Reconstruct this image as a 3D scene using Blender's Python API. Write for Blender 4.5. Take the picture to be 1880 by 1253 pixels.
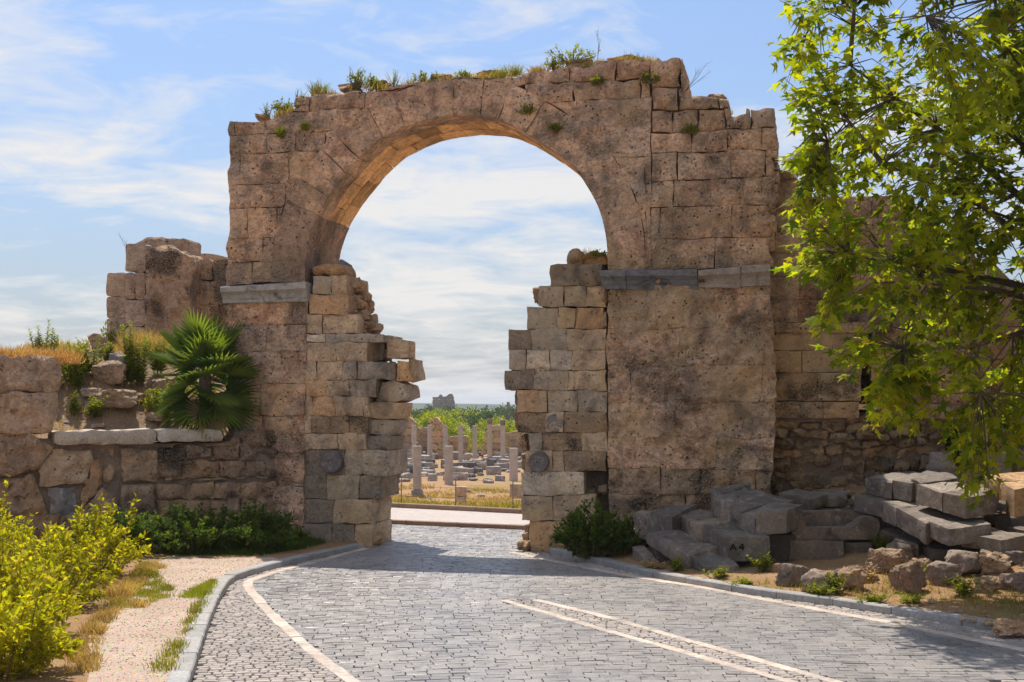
import bpy, bmesh, math, random
import numpy as np
from mathutils import Vector, noise, Matrix
from mathutils.geometry import delaunay_2d_cdt

for o in list(bpy.data.objects): bpy.data.objects.remove(o)
scene = bpy.context.scene
COL = scene.collection
R = math.radians
rng = random.Random(11)

# ------------------------------------------------------------------ camera
F = 2450.0            # focal length in photo pixels (photo 1880 wide)
CX, HOR, CH = 940.0, 745.0, 2.6
cam_d = bpy.data.cameras.new('camera'); cam = bpy.data.objects.new('camera', cam_d); COL.objects.link(cam)
cam.location = (0, 0, CH); cam.rotation_euler = (R(90), 0, 0)
cam_d.sensor_width = 36; cam_d.lens = F / 1880 * 36; cam_d.shift_y = (HOR - 626.5) / 1880
cam_d.clip_end = 12000; cam_d.clip_start = 0.1
scene.camera = cam
scene.render.resolution_x = 1024; scene.render.resolution_y = 682

# ------------------------------------------------------------------ sun and sky
SUN_AZ, SUN_EL = -20.0, 64.0       # azimuth from the view axis (minus = left), elevation
sun_d = bpy.data.lights.new('sun', 'SUN'); sun = bpy.data.objects.new('sun', sun_d); COL.objects.link(sun)
sun_d.energy = 3.0; sun_d.angle = R(0.5); sun_d.color = (1.0, 0.93, 0.82)
to_sun = Vector((math.sin(R(SUN_AZ)) * math.cos(R(SUN_EL)), math.cos(R(SUN_AZ)) * math.cos(R(SUN_EL)), math.sin(R(SUN_EL))))
sun.rotation_euler = to_sun.to_track_quat('Z', 'Y').to_euler()
sun.location = (-10, 40, 40)

world = bpy.data.worlds.new('World'); scene.world = world; world.use_nodes = True
def build_world():
    nt = world.node_tree; N = nt.nodes; L = nt.links; N.clear()
    out = N.new('ShaderNodeOutputWorld'); bg = N.new('ShaderNodeBackground'); bg.inputs[1].default_value = 0.085
    sky = N.new('ShaderNodeTexSky'); sky.sky_type = 'NISHITA'; sky.sun_disc = False
    sky.sun_elevation = R(SUN_EL); sky.sun_rotation = R(SUN_AZ); sky.air_density = 1.0; sky.dust_density = 2.2; sky.ozone_density = 2.0
    tc = N.new('ShaderNodeTexCoord'); sep = N.new('ShaderNodeSeparateXYZ'); L.new(tc.outputs['Generated'], sep.inputs[0])
    def m(op, a, b=None, c=None):
        n = N.new('ShaderNodeMath'); n.operation = op
        for i, v in enumerate((a, b, c)):
            if v is None: continue
            if isinstance(v, (int, float)): n.inputs[i].default_value = v
            else: L.new(v, n.inputs[i])
        return n.outputs[0]
    zc = m('ADD', m('MAXIMUM', sep.outputs[2], 0.0), 0.16)
    cx = m('DIVIDE', sep.outputs[0], zc); cy = m('DIVIDE', sep.outputs[1], zc)
    comb = N.new('ShaderNodeCombineXYZ'); L.new(cx, comb.inputs[0]); L.new(cy, comb.inputs[1]); comb.inputs[2].default_value = 0.35
    mp = N.new('ShaderNodeMapping'); L.new(comb.outputs[0], mp.inputs[0]); mp.inputs['Rotation'].default_value = (0, 0, R(-24)); mp.inputs['Scale'].default_value = (1.0, 1.25, 1); mp.inputs['Location'].default_value = (3.1, 1.2, 0)
    n1 = N.new('ShaderNodeTexNoise'); n1.inputs['Scale'].default_value = 1.15; n1.inputs['Detail'].default_value = 9; n1.inputs['Roughness'].default_value = 0.6; n1.inputs['Distortion'].default_value = 0.45
    L.new(mp.outputs[0], n1.inputs['Vector'])
    n2 = N.new('ShaderNodeTexNoise'); n2.inputs['Scale'].default_value = 4.5; n2.inputs['Detail'].default_value = 8; n2.inputs['Roughness'].default_value = 0.62; n2.inputs['Distortion'].default_value = 0.6
    L.new(mp.outputs[0], n2.inputs['Vector'])
    s = m('ADD', m('MULTIPLY', n1.outputs[0], 0.62), m('MULTIPLY', n2.outputs[0], 0.38))
    ramp = N.new('ShaderNodeValToRGB'); L.new(s, ramp.inputs[0])
    ramp.color_ramp.elements[0].position = 0.45; ramp.color_ramp.elements[0].color = (0, 0, 0, 1)
    ramp.color_ramp.elements[1].position = 0.60; ramp.color_ramp.elements[1].color = (1, 1, 1, 1)
    mask = m('ADD', m('MULTIPLY', ramp.outputs[0], 0.80), 0.06)
    # thin high haze that thickens toward the horizon, as real air does
    hz = m('POWER', m('SUBTRACT', 1.0, m('MINIMUM', m('MAXIMUM', sep.outputs[2], 0.0), 1.0)), 6.5)
    tint = N.new('ShaderNodeMix'); tint.data_type = 'RGBA'; tint.blend_type = 'MULTIPLY'; tint.inputs[0].default_value = 1.0
    L.new(sky.outputs[0], tint.inputs[6]); tint.inputs[7].default_value = (0.60, 0.80, 1.03, 1)
    mixh = N.new('ShaderNodeMix'); mixh.data_type = 'RGBA'; L.new(m('MULTIPLY', hz, 0.85), mixh.inputs[0]); L.new(tint.outputs[2], mixh.inputs[6]); mixh.inputs[7].default_value = (3.8, 3.75, 3.78, 1)
    mixc = N.new('ShaderNodeMix'); mixc.data_type = 'RGBA'; L.new(mask, mixc.inputs[0]); L.new(mixh.outputs[2], mixc.inputs[6]); mixc.inputs[7].default_value = (6.0, 5.75, 5.45, 1)
    L.new(mixc.outputs[2], bg.inputs[0]); L.new(bg.outputs[0], out.inputs[0])
build_world()
vs = scene.view_settings
vs.view_transform = 'Standard'; vs.look = 'None'; vs.gamma = 1; vs.use_curve_mapping = False; vs.exposure = 0.85

# ------------------------------------------------------------------ pixel helpers
def P(px, py, Y): return Vector(((px - CX) / F * Y, Y, CH - (py - HOR) / F * Y))
def G(px, py, z=0.0):
    Y = F * (CH - z) / (py - HOR); return Vector(((px - CX) / F * Y, Y, z))
GA = R(12.0); GY = 23.8; CA, SA = math.cos(GA), math.sin(GA)
def W(px, py, off=0.0):
    """photo pixel -> (u, v) on the gate's front plane moved back by off metres"""
    k = (px - CX) / F; gx, gy = off * SA, GY + off * CA
    # point = (gx + u*CA, gy - u*SA);  x = k*y
    u = (k * gy - gx) / (CA + k * SA)
    Y = gy - u * SA
    return (u, CH + (HOR - py) / F * Y)
def WP(pts, off=0.0): return [W(x, y, off) for x, y in pts]

# ------------------------------------------------------------------ object helpers
def props(o, label=None, cat=None, group=None, kind=None):
    if label: o['label'] = label
    if cat: o['category'] = cat
    if group: o['group'] = group
    if kind: o['kind'] = kind
    return o
def link(name, me, mat=None, parent=None):
    o = bpy.data.objects.new(name, me); COL.objects.link(o)
    if mat is not None and me is not None and not me.materials: me.materials.append(mat)
    if parent is not None: o.parent = parent
    return o
def mesh(name, V, Fc, mat=None, parent=None, smooth=False):
    me = bpy.data.meshes.new(name); me.from_pydata([tuple(v) for v in V], [], [tuple(f) for f in Fc]); me.update()
    if smooth: me.polygons.foreach_set('use_smooth', [True] * len(me.polygons))
    return link(name, me, mat, parent)
def bm_obj(name, bm, mat=None, parent=None, smooth=False):
    me = bpy.data.meshes.new(name); bm.to_mesh(me); bm.free()
    if smooth: me.polygons.foreach_set('use_smooth', [True] * len(me.polygons))
    return link(name, me, mat, parent)
def empty(name, loc, rz=0.0):
    o = bpy.data.objects.new(name, None); COL.objects.link(o); o.location = loc; o.rotation_euler = (0, 0, rz); o.empty_display_size = 0.2
    return o
def nz(x, y, z): return noise.noise(Vector((x, y, z)))
def fbm(x, y, z, o=4):
    return noise.fractal(Vector((x, y, z)), 0.9, 2.1, o)

# ------------------------------------------------------------------ material kit
class NT:
    def __init__(s, name):
        s.m = bpy.data.materials.new(name); s.m.use_nodes = True; s.t = s.m.node_tree; s.N = s.t.nodes; s.L = s.t.links
        s.N.clear(); s.out = s.N.new('ShaderNodeOutputMaterial')
        g = s.N.new('ShaderNodeNewGeometry'); s.pos = g.outputs['Position']; s.geo = g
    def put(s, sock, v):
        if isinstance(v, (int, float)): sock.default_value = v
        elif isinstance(v, tuple): sock.default_value = v if len(v) == len(sock.default_value) else v + (1,)
        else: s.L.new(v, sock)
    def scaled(s, vec, sc):
        n = s.N.new('ShaderNodeMapping'); s.L.new(vec, n.inputs[0]); n.inputs['Scale'].default_value = sc; return n.outputs[0]
    def noise(s, scale, detail=6, rough=0.6, dist=0.0, vec=None):
        n = s.N.new('ShaderNodeTexNoise'); s.L.new(vec or s.pos, n.inputs['Vector'])
        n.inputs['Scale'].default_value = scale; n.inputs['Detail'].default_value = detail; n.inputs['Roughness'].default_value = rough; n.inputs['Distortion'].default_value = dist
        return n.outputs[0]
    def voro(s, scale, out='Distance', feat='F1', vec=None, rnd=1.0):
        n = s.N.new('ShaderNodeTexVoronoi'); n.feature = feat; s.L.new(vec or s.pos, n.inputs['Vector']); n.inputs['Scale'].default_value = scale; n.inputs['Randomness'].default_value = rnd
        return n.outputs[out]
    def ramp(s, f, *st):
        n = s.N.new('ShaderNodeValToRGB'); s.L.new(f, n.inputs[0]); e = n.color_ramp.elements
        while len(e) < len(st): e.new(0.5)
        for i, (p, c) in enumerate(st):
            e[i].position = p; e[i].color = (c, c, c, 1) if isinstance(c, (int, float)) else tuple(c) + (1,)
        return n.outputs[0]
    def mix(s, f, a, b, bt='MIX'):
        n = s.N.new('ShaderNodeMix'); n.data_type = 'RGBA'; n.blend_type = bt
        s.put(n.inputs[0], f); s.put(n.inputs[6], a); s.put(n.inputs[7], b); return n.outputs[2]
    def math(s, op, a, b=0.0):
        n = s.N.new('ShaderNodeMath'); n.operation = op; s.put(n.inputs[0], a); s.put(n.inputs[1], b); return n.outputs[0]
    def bump(s, h, strength=0.5, dist=0.05, nrm=None):
        n = s.N.new('ShaderNodeBump'); n.inputs['Strength'].default_value = strength; n.inputs['Distance'].default_value = dist; s.L.new(h, n.inputs['Height'])
        if nrm is not None: s.L.new(nrm, n.inputs['Normal'])
        return n.outputs[0]
    def obcol(s):
        n = s.N.new('ShaderNodeObjectInfo'); return n.outputs['Color'], n.outputs['Random']
    def bsdf(s, col, rough=0.9, nrm=None, spec=0.3):
        n = s.N.new('ShaderNodeBsdfPrincipled'); s.put(n.inputs['Base Color'], col); s.put(n.inputs['Roughness'], rough)
        n.inputs['Specular IOR Level'].default_value = spec
        if nrm is not None: s.L.new(nrm, n.inputs['Normal'])
        s.L.new(n.outputs[0], s.out.inputs[0]); return n

def mat_masonry(name, ca, cb, cc, pit=0.5, pebble=0.3, bump=0.9, stain=0.6, red=0.0, grain=1.0):
    """weathered limestone / conglomerate: tinted by the object's own colour"""
    t = NT(name); oc, rnd = t.obcol()
    big = t.noise(0.9, 5, 0.6, 0.6); mid = t.noise(4.0, 9, 0.68, 0.3); fine = t.noise(22.0, 8, 0.75)
    c = t.mix(t.ramp(big, (0.36, 0.0), (0.64, 1.0)), ca, cb)
    c = t.mix(t.ramp(mid, (0.48, 0.0), (0.68, 0.9)), c, cc)
    if red > 0:
        rm = t.noise(1.7, 7, 0.62, 0.5, vec=t.scaled(t.pos, (1, 1, 0.8)))
        c = t.mix(t.math('MULTIPLY', t.ramp(rm, (0.53, 0.0), (0.62, 1.0)), red), c, (0.40, 0.22, 0.145))
        pm = t.noise(2.3, 7, 0.6, 0.4, vec=t.scaled(t.pos, (0.8, 1, 1.3)))
        c = t.mix(t.math('MULTIPLY', t.ramp(pm, (0.56, 0.0), (0.70, 1.0)), 0.6), c, (0.52, 0.43, 0.36))
    # pebbles in patches
    pv = t.voro(26.0); pc = t.voro(26.0, 'Color')
    pk = t.noise(1.3, 4, 0.55, 0.3)
    pmask = t.math('MULTIPLY', t.ramp(pk, (0.50, 0.0), (0.60, 1.0)), pebble)
    peb = t.mix(t.ramp(pv, (0.25, 1.0), (0.50, 0.0)), (0.10, 0.075, 0.055), t.mix(0.35, (0.44, 0.36, 0.28), pc, 'MULTIPLY'))
    c = t.mix(pmask, c, peb)
    c = t.mix(1.0, c, t.ramp(fine, (0.30, 1 - 0.55 * grain), (0.48, 1.0), (0.70, 1 + 0.32 * grain)), 'MULTIPLY')
    gr = t.noise(7.0, 7, 0.7, 0.5, vec=t.scaled(t.pos, (1, 1, 1.9))); c = t.mix(1.0, c, t.ramp(gr, (0.32, 1 - 0.36 * grain), (0.50, 1.0), (0.68, 1 + 0.2 * grain)), 'MULTIPLY')
    och = t.noise(0.55, 6, 0.6, 0.8); c = t.mix(t.math('MULTIPLY', t.ramp(och, (0.50, 0.0), (0.62, 1.0)), 0.55), c, (0.58, 0.40, 0.22))
    gry = t.noise(1.1, 8, 0.62, 0.6, vec=t.scaled(t.pos, (0.7, 1, 1.6))); c = t.mix(t.math('MULTIPLY', t.ramp(gry, (0.50, 0.0), (0.68, 1.0)), 0.45), c, (0.36, 0.30, 0.25))
    # dark lichen and soot with shapes of their own
    st = t.noise(2.1, 9, 0.66, 0.7, vec=t.scaled(t.pos, (1.0, 1.0, 0.55)))
    c = t.mix(t.math('MULTIPLY', t.ramp(st, (0.50, 0.0), (0.70, 1.0)), stain), c, (0.115, 0.09, 0.075))
    # pits
    vv = t.voro(13.0, vec=t.pos); pn = t.noise(5.0, 4, 0.6)
    pm = t.math('MULTIPLY', t.ramp(vv, (0.12, 1.0), (0.26, 0.0)), t.ramp(pn, (0.50, 0.0), (0.60, 1.0)))
    c = t.mix(t.math('MULTIPLY', pm, pit), c, (0.05, 0.04, 0.035))
    c = t.mix(1.0, c, oc, 'MULTIPLY')
    h = t.math('ADD', t.math('MULTIPLY', mid, 1.0), t.math('MULTIPLY', fine, 0.5))
    h = t.math('SUBTRACT', h, t.math('MULTIPLY', pm, 0.9))
    h = t.math('SUBTRACT', h, t.math('MULTIPLY', t.math('MULTIPLY', pv, pmask), 1.2))
    t.bsdf(c, 0.92, t.bump(h, bump, 0.07), 0.2)
    return t.m
def mat_marble(name, ca, cb, cw, white=0.5, bump=0.5):
    """grey weathered marble with pale and black crusts"""
    t = NT(name); oc, rnd = t.obcol()
    big = t.noise(1.4, 6, 0.62, 0.8); mid = t.noise(5.5, 9, 0.7, 0.4); fine = t.noise(30.0, 7, 0.75)
    c = t.mix(t.ramp(big, (0.38, 0.0), (0.62, 1.0)), ca, cb)
    c = t.mix(t.math('MULTIPLY', t.ramp(mid, (0.52, 0.0), (0.66, 1.0)), white), c, cw)
    dk = t.noise(3.0, 8, 0.65, 1.2)
    c = t.mix(t.ramp(dk, (0.56, 0.0), (0.70, 0.8)), c, (0.035, 0.033, 0.035))
    c = t.mix(1.0, c, t.ramp(fine, (0.30, 0.6), (0.55, 1.0), (0.75, 1.25)), 'MULTIPLY')
    c = t.mix(1.0, c, oc, 'MULTIPLY')
    h = t.math('ADD', mid, t.math('MULTIPLY', fine, 0.5))
    t.bsdf(c, 0.8, t.bump(h, bump, 0.04), 0.3)
    return t.m
def mat_leaf(name, c1, c2, trans=0.55, c3=None, rough=0.62, spec=0.12):
    t = NT(name)
    n = t.N.new('ShaderNodeNewGeometry')
    rnd = n.outputs['Random Per Island']
    c = t.mix(rnd, c1, c2)
    if c3: c = t.mix(t.ramp(rnd, (0.90, 0.0), (0.93, 1.0)), c, c3)
    lo = t.noise(1.6, 3, 0.5); c = t.mix(1.0, c, t.ramp(lo, (0.35, 0.75), (0.65, 1.2)), 'MULTIPLY')
    b = t.bsdf(c, rough, None, spec)
    tr = t.N.new('ShaderNodeBsdfTranslucent'); tc = t.mix(1.0, c, (1.82, 1.78, 0.7), 'MULTIPLY'); t.L.new(tc, tr.inputs[0])
    ms = t.N.new('ShaderNodeMixShader'); ms.inputs[0].default_value = trans
    t.L.new(b.outputs[0], ms.inputs[1]); t.L.new(tr.outputs[0], ms.inputs[2]); t.L.new(ms.outputs[0], t.out.inputs[0])
    return t.m
def mat_simple(name, ca, cb, scale=6, rough=0.9, bump=0.4, dist=0.03, spec=0.3):
    t = NT(name); oc, r = t.obcol()
    a = t.noise(scale, 8, 0.65, 0.3); f = t.noise(scale * 7, 6, 0.7)
    c = t.mix(t.ramp(a, (0.36, 0.0), (0.64, 1.0)), ca, cb)
    c = t.mix(1.0, c, t.ramp(f, (0.3, 0.7), (0.7, 1.25)), 'MULTIPLY'); c = t.mix(1.0, c, oc, 'MULTIPLY')
    t.bsdf(c, rough, t.bump(t.math('ADD', a, t.math('MULTIPLY', f, 0.6)), bump, dist), spec)
    return t.m

M_GATE = mat_masonry('gate_stone', (0.755, 0.49, 0.325), (0.655, 0.425, 0.282), (0.43, 0.288, 0.205), pit=0.95, pebble=0.5, bump=1.0, stain=0.7, red=0.75, grain=1.3)
M_ROUGH = mat_masonry('conglomerate', (0.54, 0.385, 0.255), (0.42, 0.30, 0.205), (0.31, 0.225, 0.16), pit=0.8, pebble=0.9, bump=1.0, stain=0.55)
M_BLOCK = mat_masonry('cut_stone', (0.66, 0.49, 0.33), (0.57, 0.43, 0.305), (0.45, 0.34, 0.25), pit=0.7, pebble=0.15, bump=0.7, stain=0.75, grain=0.9)
M_WALLST = mat_masonry('retaining_stone', (0.54, 0.40, 0.285), (0.45, 0.33, 0.24), (0.33, 0.245, 0.18), pit=0.7, pebble=0.25, bump=0.9, stain=0.65)
M_RUBBLE = mat_masonry('rubble_stone', (0.54, 0.39, 0.26), (0.43, 0.315, 0.22), (0.33, 0.24, 0.17), pit=0.6, pebble=0.1, bump=0.9, stain=0.4)
M_MARBLE = mat_marble('grey_marble', (0.125, 0.105, 0.092), (0.215, 0.18, 0.148), (0.42, 0.365, 0.31), 0.5)
M_CORNICE = mat_marble('cornice_marble', (0.20, 0.20, 0.21), (0.30, 0.29, 0.285), (0.45, 0.43, 0.41), 0.4, 0.35)
M_WHITEM = mat_marble('pale_marble', (0.36, 0.325, 0.295), (0.25, 0.225, 0.205), (0.60, 0.56, 0.51), 0.8)
M_COPING = mat_marble('coping_marble', (0.55, 0.48, 0.41), (0.46, 0.39, 0.32), (0.68, 0.62, 0.55), 0.6)
M_MORTAR = mat_simple('mortar_core', (0.34, 0.255, 0.195), (0.22, 0.165, 0.13), 5, 0.95, 0.9, 0.08)
M_COLUMN = mat_simple('granite_column', (0.52, 0.44, 0.375), (0.43, 0.36, 0.31), 3, 0.85, 0.3)
M_DARK = mat_simple('dark_metal', (0.03, 0.03, 0.032), (0.05, 0.05, 0.05), 8, 0.5, 0.1)
M_STEEL = mat_simple('fence_steel', (0.20, 0.18, 0.17), (0.26, 0.23, 0.2), 8, 0.6, 0.1)
M_BARK = mat_simple('bark', (0.16, 0.12, 0.085), (0.09, 0.07, 0.05), 9, 0.9, 0.8, 0.03)
M_STEM = mat_simple('dry_stem', (0.26, 0.19, 0.09), (0.16, 0.12, 0.06), 10, 0.9, 0.2)
M_LEAF_TREE = mat_leaf('plane_leaf', (0.075, 0.135, 0.010), (0.43, 0.445, 0.016), 0.58, (0.24, 0.20, 0.02))
M_LEAF_BUSH = mat_leaf('bush_leaf', (0.20, 0.225, 0.010), (0.49, 0.43, 0.018), 0.58, (0.34, 0.26, 0.04))
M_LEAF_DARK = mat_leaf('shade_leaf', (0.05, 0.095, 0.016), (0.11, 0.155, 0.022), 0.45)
M_LEAF_PALM = mat_leaf('palm_leaf', (0.055, 0.105, 0.022), (0.15, 0.20, 0.032), 0.45)
M_LEAF_PALMDRY = mat_leaf('palm_leaf_dry', (0.25, 0.18, 0.09), (0.35, 0.27, 0.14), 0.3)
M_LEAF_WEED = mat_leaf('weed_leaf', (0.13, 0.165, 0.015), (0.24, 0.25, 0.02), 0.5)
M_GRASS = mat_leaf('grass_blade', (0.12, 0.15, 0.018), (0.26, 0.22, 0.045), 0.45)
M_DRY = mat_leaf('dry_grass', (0.33, 0.21, 0.095), (0.45, 0.32, 0.15), 0.4, (0.17, 0.10, 0.05))
M_REDDRY = mat_leaf('red_dry_grass', (0.38, 0.19, 0.10), (0.44, 0.28, 0.14), 0.4, (0.16, 0.10, 0.05))
M_FARLEAF = mat_leaf('far_leaf', (0.15, 0.21, 0.012), (0.34, 0.34, 0.02), 0.5)
M_FARDARK = mat_leaf('far_leaf_dark', (0.045, 0.075, 0.022), (0.075, 0.11, 0.03), 0.3)

def mat_ground():
    t = NT('ground_earth')
    sep = t.N.new('ShaderNodeSeparateXYZ'); t.L.new(t.pos, sep.inputs[0])
    big = t.noise(0.35, 7, 0.62, 0.5); mid = t.noise(2.5, 8, 0.7); fine = t.noise(30, 7, 0.75)
    near = t.mix(t.ramp(mid, (0.38, 0.0), (0.62, 1.0)), (0.36, 0.205, 0.11), (0.42, 0.265, 0.14))
    near = t.mix(t.ramp(big, (0.50, 0.0), (0.64, 0.8)), near, (0.24, 0.21, 0.06))
    far = t.mix(t.ramp(t.noise(0.03, 6, 0.6, 0.4), (0.42, 0.0), (0.58, 1.0)), (0.13, 0.15, 0.035), (0.26, 0.23, 0.07))
    d = t.ramp(t.math('MULTIPLY', sep.outputs[1], 1 / 400.0), (0.28, 0.0), (0.42, 1.0))
    c = t.mix(d, near, far)
    c = t.mix(1.0, c, t.ramp(fine, (0.3, 0.65), (0.7, 1.3)), 'MULTIPLY')
    t.bsdf(c, 0.95, t.bump(t.math('ADD', mid, fine), 0.8, 0.04), 0.1)
    return t.m
M_GROUND = mat_ground()
M_MOUND = mat_simple('mound_earth', (0.33, 0.22, 0.13), (0.24, 0.17, 0.11), 2.2, 0.95, 0.9, 0.08)
def mat_gravel():
    t = NT('path_gravel')
    v = t.voro(55.0); vc = t.voro(55.0, 'Color'); b = t.noise(0.8, 6, 0.6, 0.3); f = t.noise(90, 4, 0.7)
    c = t.mix(t.ramp(b, (0.38, 0.0), (0.62, 1.0)), (0.51, 0.39, 0.30), (0.43, 0.325, 0.245))
    c = t.mix(0.30, c, vc, 'OVERLAY'); c = t.mix(1.0, c, t.ramp(f, (0.3, 0.65), (0.7, 1.3)), 'MULTIPLY')
    sp = t.voro(9.0); c = t.mix(t.ramp(sp, (0.06, 0.7), (0.11, 0.0)), c, (0.14, 0.11, 0.09))
    t.bsdf(c, 0.95, t.bump(t.math('ADD', v, t.math('MULTIPLY', f, 0.5)), 0.7, 0.012), 0.15); return t.m
M_GRAVEL = mat_gravel()
def mat_sett(name, ca, cb, rough=0.52, spec=0.5):
    t = NT(name); n = t.N.new('ShaderNodeNewGeometry'); oc, orn = t.obcol()
    rnd = t.math('FRACT', t.math('ADD', n.outputs['Random Per Island'], t.math('MULTIPLY', orn, 3.7)))
    f = t.noise(40, 6, 0.7); b = t.noise(0.7, 5, 0.6, 0.3); md = t.noise(7, 6, 0.65)
    c = t.mix(rnd, ca, cb)
    c = t.mix(t.ramp(b, (0.42, 0.0), (0.62, 0.55)), c, (0.34, 0.30, 0.265))
    oil = t.noise(0.9, 6, 0.6, 0.8, vec=t.scaled(t.pos, (1.6, 0.5, 1))); c = t.mix(t.ramp(oil, (0.56, 0.0), (0.70, 0.55)), c, (0.11, 0.105, 0.105))
    c = t.mix(1.0, c, t.ramp(f, (0.3, 0.72), (0.7, 1.25)), 'MULTIPLY')
    t.bsdf(c, t.ramp(md, (0.35, rough - 0.08), (0.65, rough + 0.2)), t.bump(t.math('ADD', md, t.math('MULTIPLY', f, 0.5)), 0.5, 0.008), spec); return t.m
M_SETT = mat_sett('basalt_sett', (0.19, 0.178, 0.175), (0.285, 0.262, 0.25), 0.44)
M_COBBLE = mat_sett('pale_cobble', (0.33, 0.285, 0.25), (0.45, 0.385, 0.335), 0.75, 0.3)
M_JOINT = mat_simple('joint_sand', (0.28, 0.235, 0.20), (0.20, 0.165, 0.14), 9, 0.95, 0.5, 0.01)
M_BAND = mat_simple('cream_band_stone', (0.60, 0.49, 0.40), (0.40, 0.325, 0.27), 2, 0.8, 0.25, 0.01)
M_KERB = mat_simple('kerb_stone', (0.36, 0.34, 0.315), (0.29, 0.275, 0.26), 4, 0.8, 0.3, 0.01)
M_KERBB = mat_simple('brown_kerb_stone', (0.30, 0.21, 0.16), (0.24, 0.17, 0.13), 4, 0.85, 0.3, 0.01)
M_PAVE = mat_simple('pale_pavement', (0.50, 0.44, 0.40), (0.44, 0.38, 0.345), 5, 0.9, 0.3, 0.01)
M_HILL = mat_simple('wooded_hill', (0.055, 0.075, 0.04), (0.085, 0.105, 0.05), 0.02, 0.95, 0.5, 4.0)
M_FARRUIN = mat_simple('far_ruin_stone', (0.30, 0.245, 0.20), (0.22, 0.18, 0.15), 0.5, 0.95, 0.8, 0.3)

# ------------------------------------------------------------------ vertical planes traced from the photo
class Plane:
    def __init__(s, ox, oy, ang):
        s.ox, s.oy, s.a = ox, oy, ang; s.c, s.s = math.cos(ang), math.sin(ang)
    def uv(s, px, py, off=0.0):
        ox, oy = s.ox - s.s * off, s.oy + s.c * off
        k = (px - CX) / F; u = (k * oy - ox) / (s.c - k * s.s); Y = oy + u * s.s
        return (u, CH + (HOR - py) / F * Y)
    def poly(s, pts, off=0.0): return [s.uv(x, y, off) for x, y in pts]
    def world(s, u, v, off=0.0): return Vector((s.ox + u * s.c - off * s.s, s.oy + u * s.s + off * s.c, v))
    def empty(s, name): return empty(name, (s.ox, s.oy, 0), s.a)
GATE = Plane(0, GY, -GA)

# ------------------------------------------------------------------ geometry kit
def area2(p):
    p = np.asarray(p); x, y = p[:, 0], p[:, 1]
    return 0.5 * float(np.sum(x * np.roll(y, -1) - np.roll(x, -1) * y))
def ccw(p): return list(p) if area2(p) > 0 else list(p)[::-1]
def clip_half(poly, axis, val, keep_less):
    out = []; n = len(poly)
    for i in range(n):
        a, b = poly[i], poly[(i + 1) % n]
        ia = (a[axis] <= val) == keep_less or a[axis] == val; ib = (b[axis] <= val) == keep_less or b[axis] == val
        if ia: out.append(a)
        if ia != ib:
            t = (val - a[axis]) / (b[axis] - a[axis]); out.append((a[0] + t * (b[0] - a[0]), a[1] + t * (b[1] - a[1])))
    return out
def clip_rect(poly, x0, x1, y0, y1):
    for ax, v, k in ((0, x1, True), (0, x0, False), (1, y1, True), (1, y0, False)):
        if len(poly) < 3: return []
        poly = clip_half(poly, ax, v, k)
    return poly
def resample(p, res):
    out = []
    for i in range(len(p)):
        a = np.array(p[i]); b = np.array(p[(i + 1) % len(p)]); d = np.linalg.norm(b - a)
        if d < 1e-4: continue
        n = max(1, int(round(d / res)))
        for k in range(n): out.append(a + (b - a) * k / n)
    return np.array(out)
def inside(pts, poly):
    x, y = pts[:, 0], pts[:, 1]; r = np.zeros(len(pts), bool); n = len(poly)
    for i in range(n):
        x1, y1 = poly[i]; x2, y2 = poly[(i + 1) % n]
        if y1 == y2: continue
        c = ((y1 > y) != (y2 > y)) & (x < (x2 - x1) * (y - y1) / (y2 - y1) + x1); r ^= c
    return r
def dist_to(pts, poly):
    d = np.full(len(pts), 1e9); n = len(poly)
    for i in range(n):
        a = poly[i]; b = poly[(i + 1) % n]; ab = b - a; L2 = max(float(ab @ ab), 1e-12)
        t = np.clip(((pts - a) @ ab) / L2, 0, 1); q = a + t[:, None] * ab
        d = np.minimum(d, np.hypot(*(pts - q).T))
    return d
def inset(p, g):
    n = len(p); q = []
    for i in range(n):
        t = p[(i + 1) % n] - p[i - 1]; L = np.hypot(*t) or 1; q.append(p[i] + np.array((-t[1], t[0])) / L * g)
    return np.array(q)
def tri_poly(p, res, r):
    """constrained triangulation of polygon p (dense boundary) with jittered interior points"""
    x0, y0 = p.min(0); x1, y1 = p.max(0); g = []
    yy = y0; row = 0
    while yy < y1:
        xx = x0 + (res / 2 if row % 2 else 0)
        while xx < x1:
            g.append((xx + r.uniform(-.25, .25) * res, yy + r.uniform(-.25, .25) * res)); xx += res
        yy += res * 0.87; row += 1
    g = np.array(g) if g else np.zeros((0, 2))
    if len(g):
        g = g[inside(g, p)]
    if len(g):
        g = g[dist_to(g, p) > 0.45 * res]
    V = [Vector((float(a), float(b))) for a, b in p] + [Vector((float(a), float(b))) for a, b in g]
    n = len(p)
    rv, re, rf, *_ = delaunay_2d_cdt(V, [(i, (i + 1) % n) for i in range(n)], [], 1, 1e-5)
    return [(v.x, v.y) for v in rv], [tuple(f) for f in rf]
_seed = [0]
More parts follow.
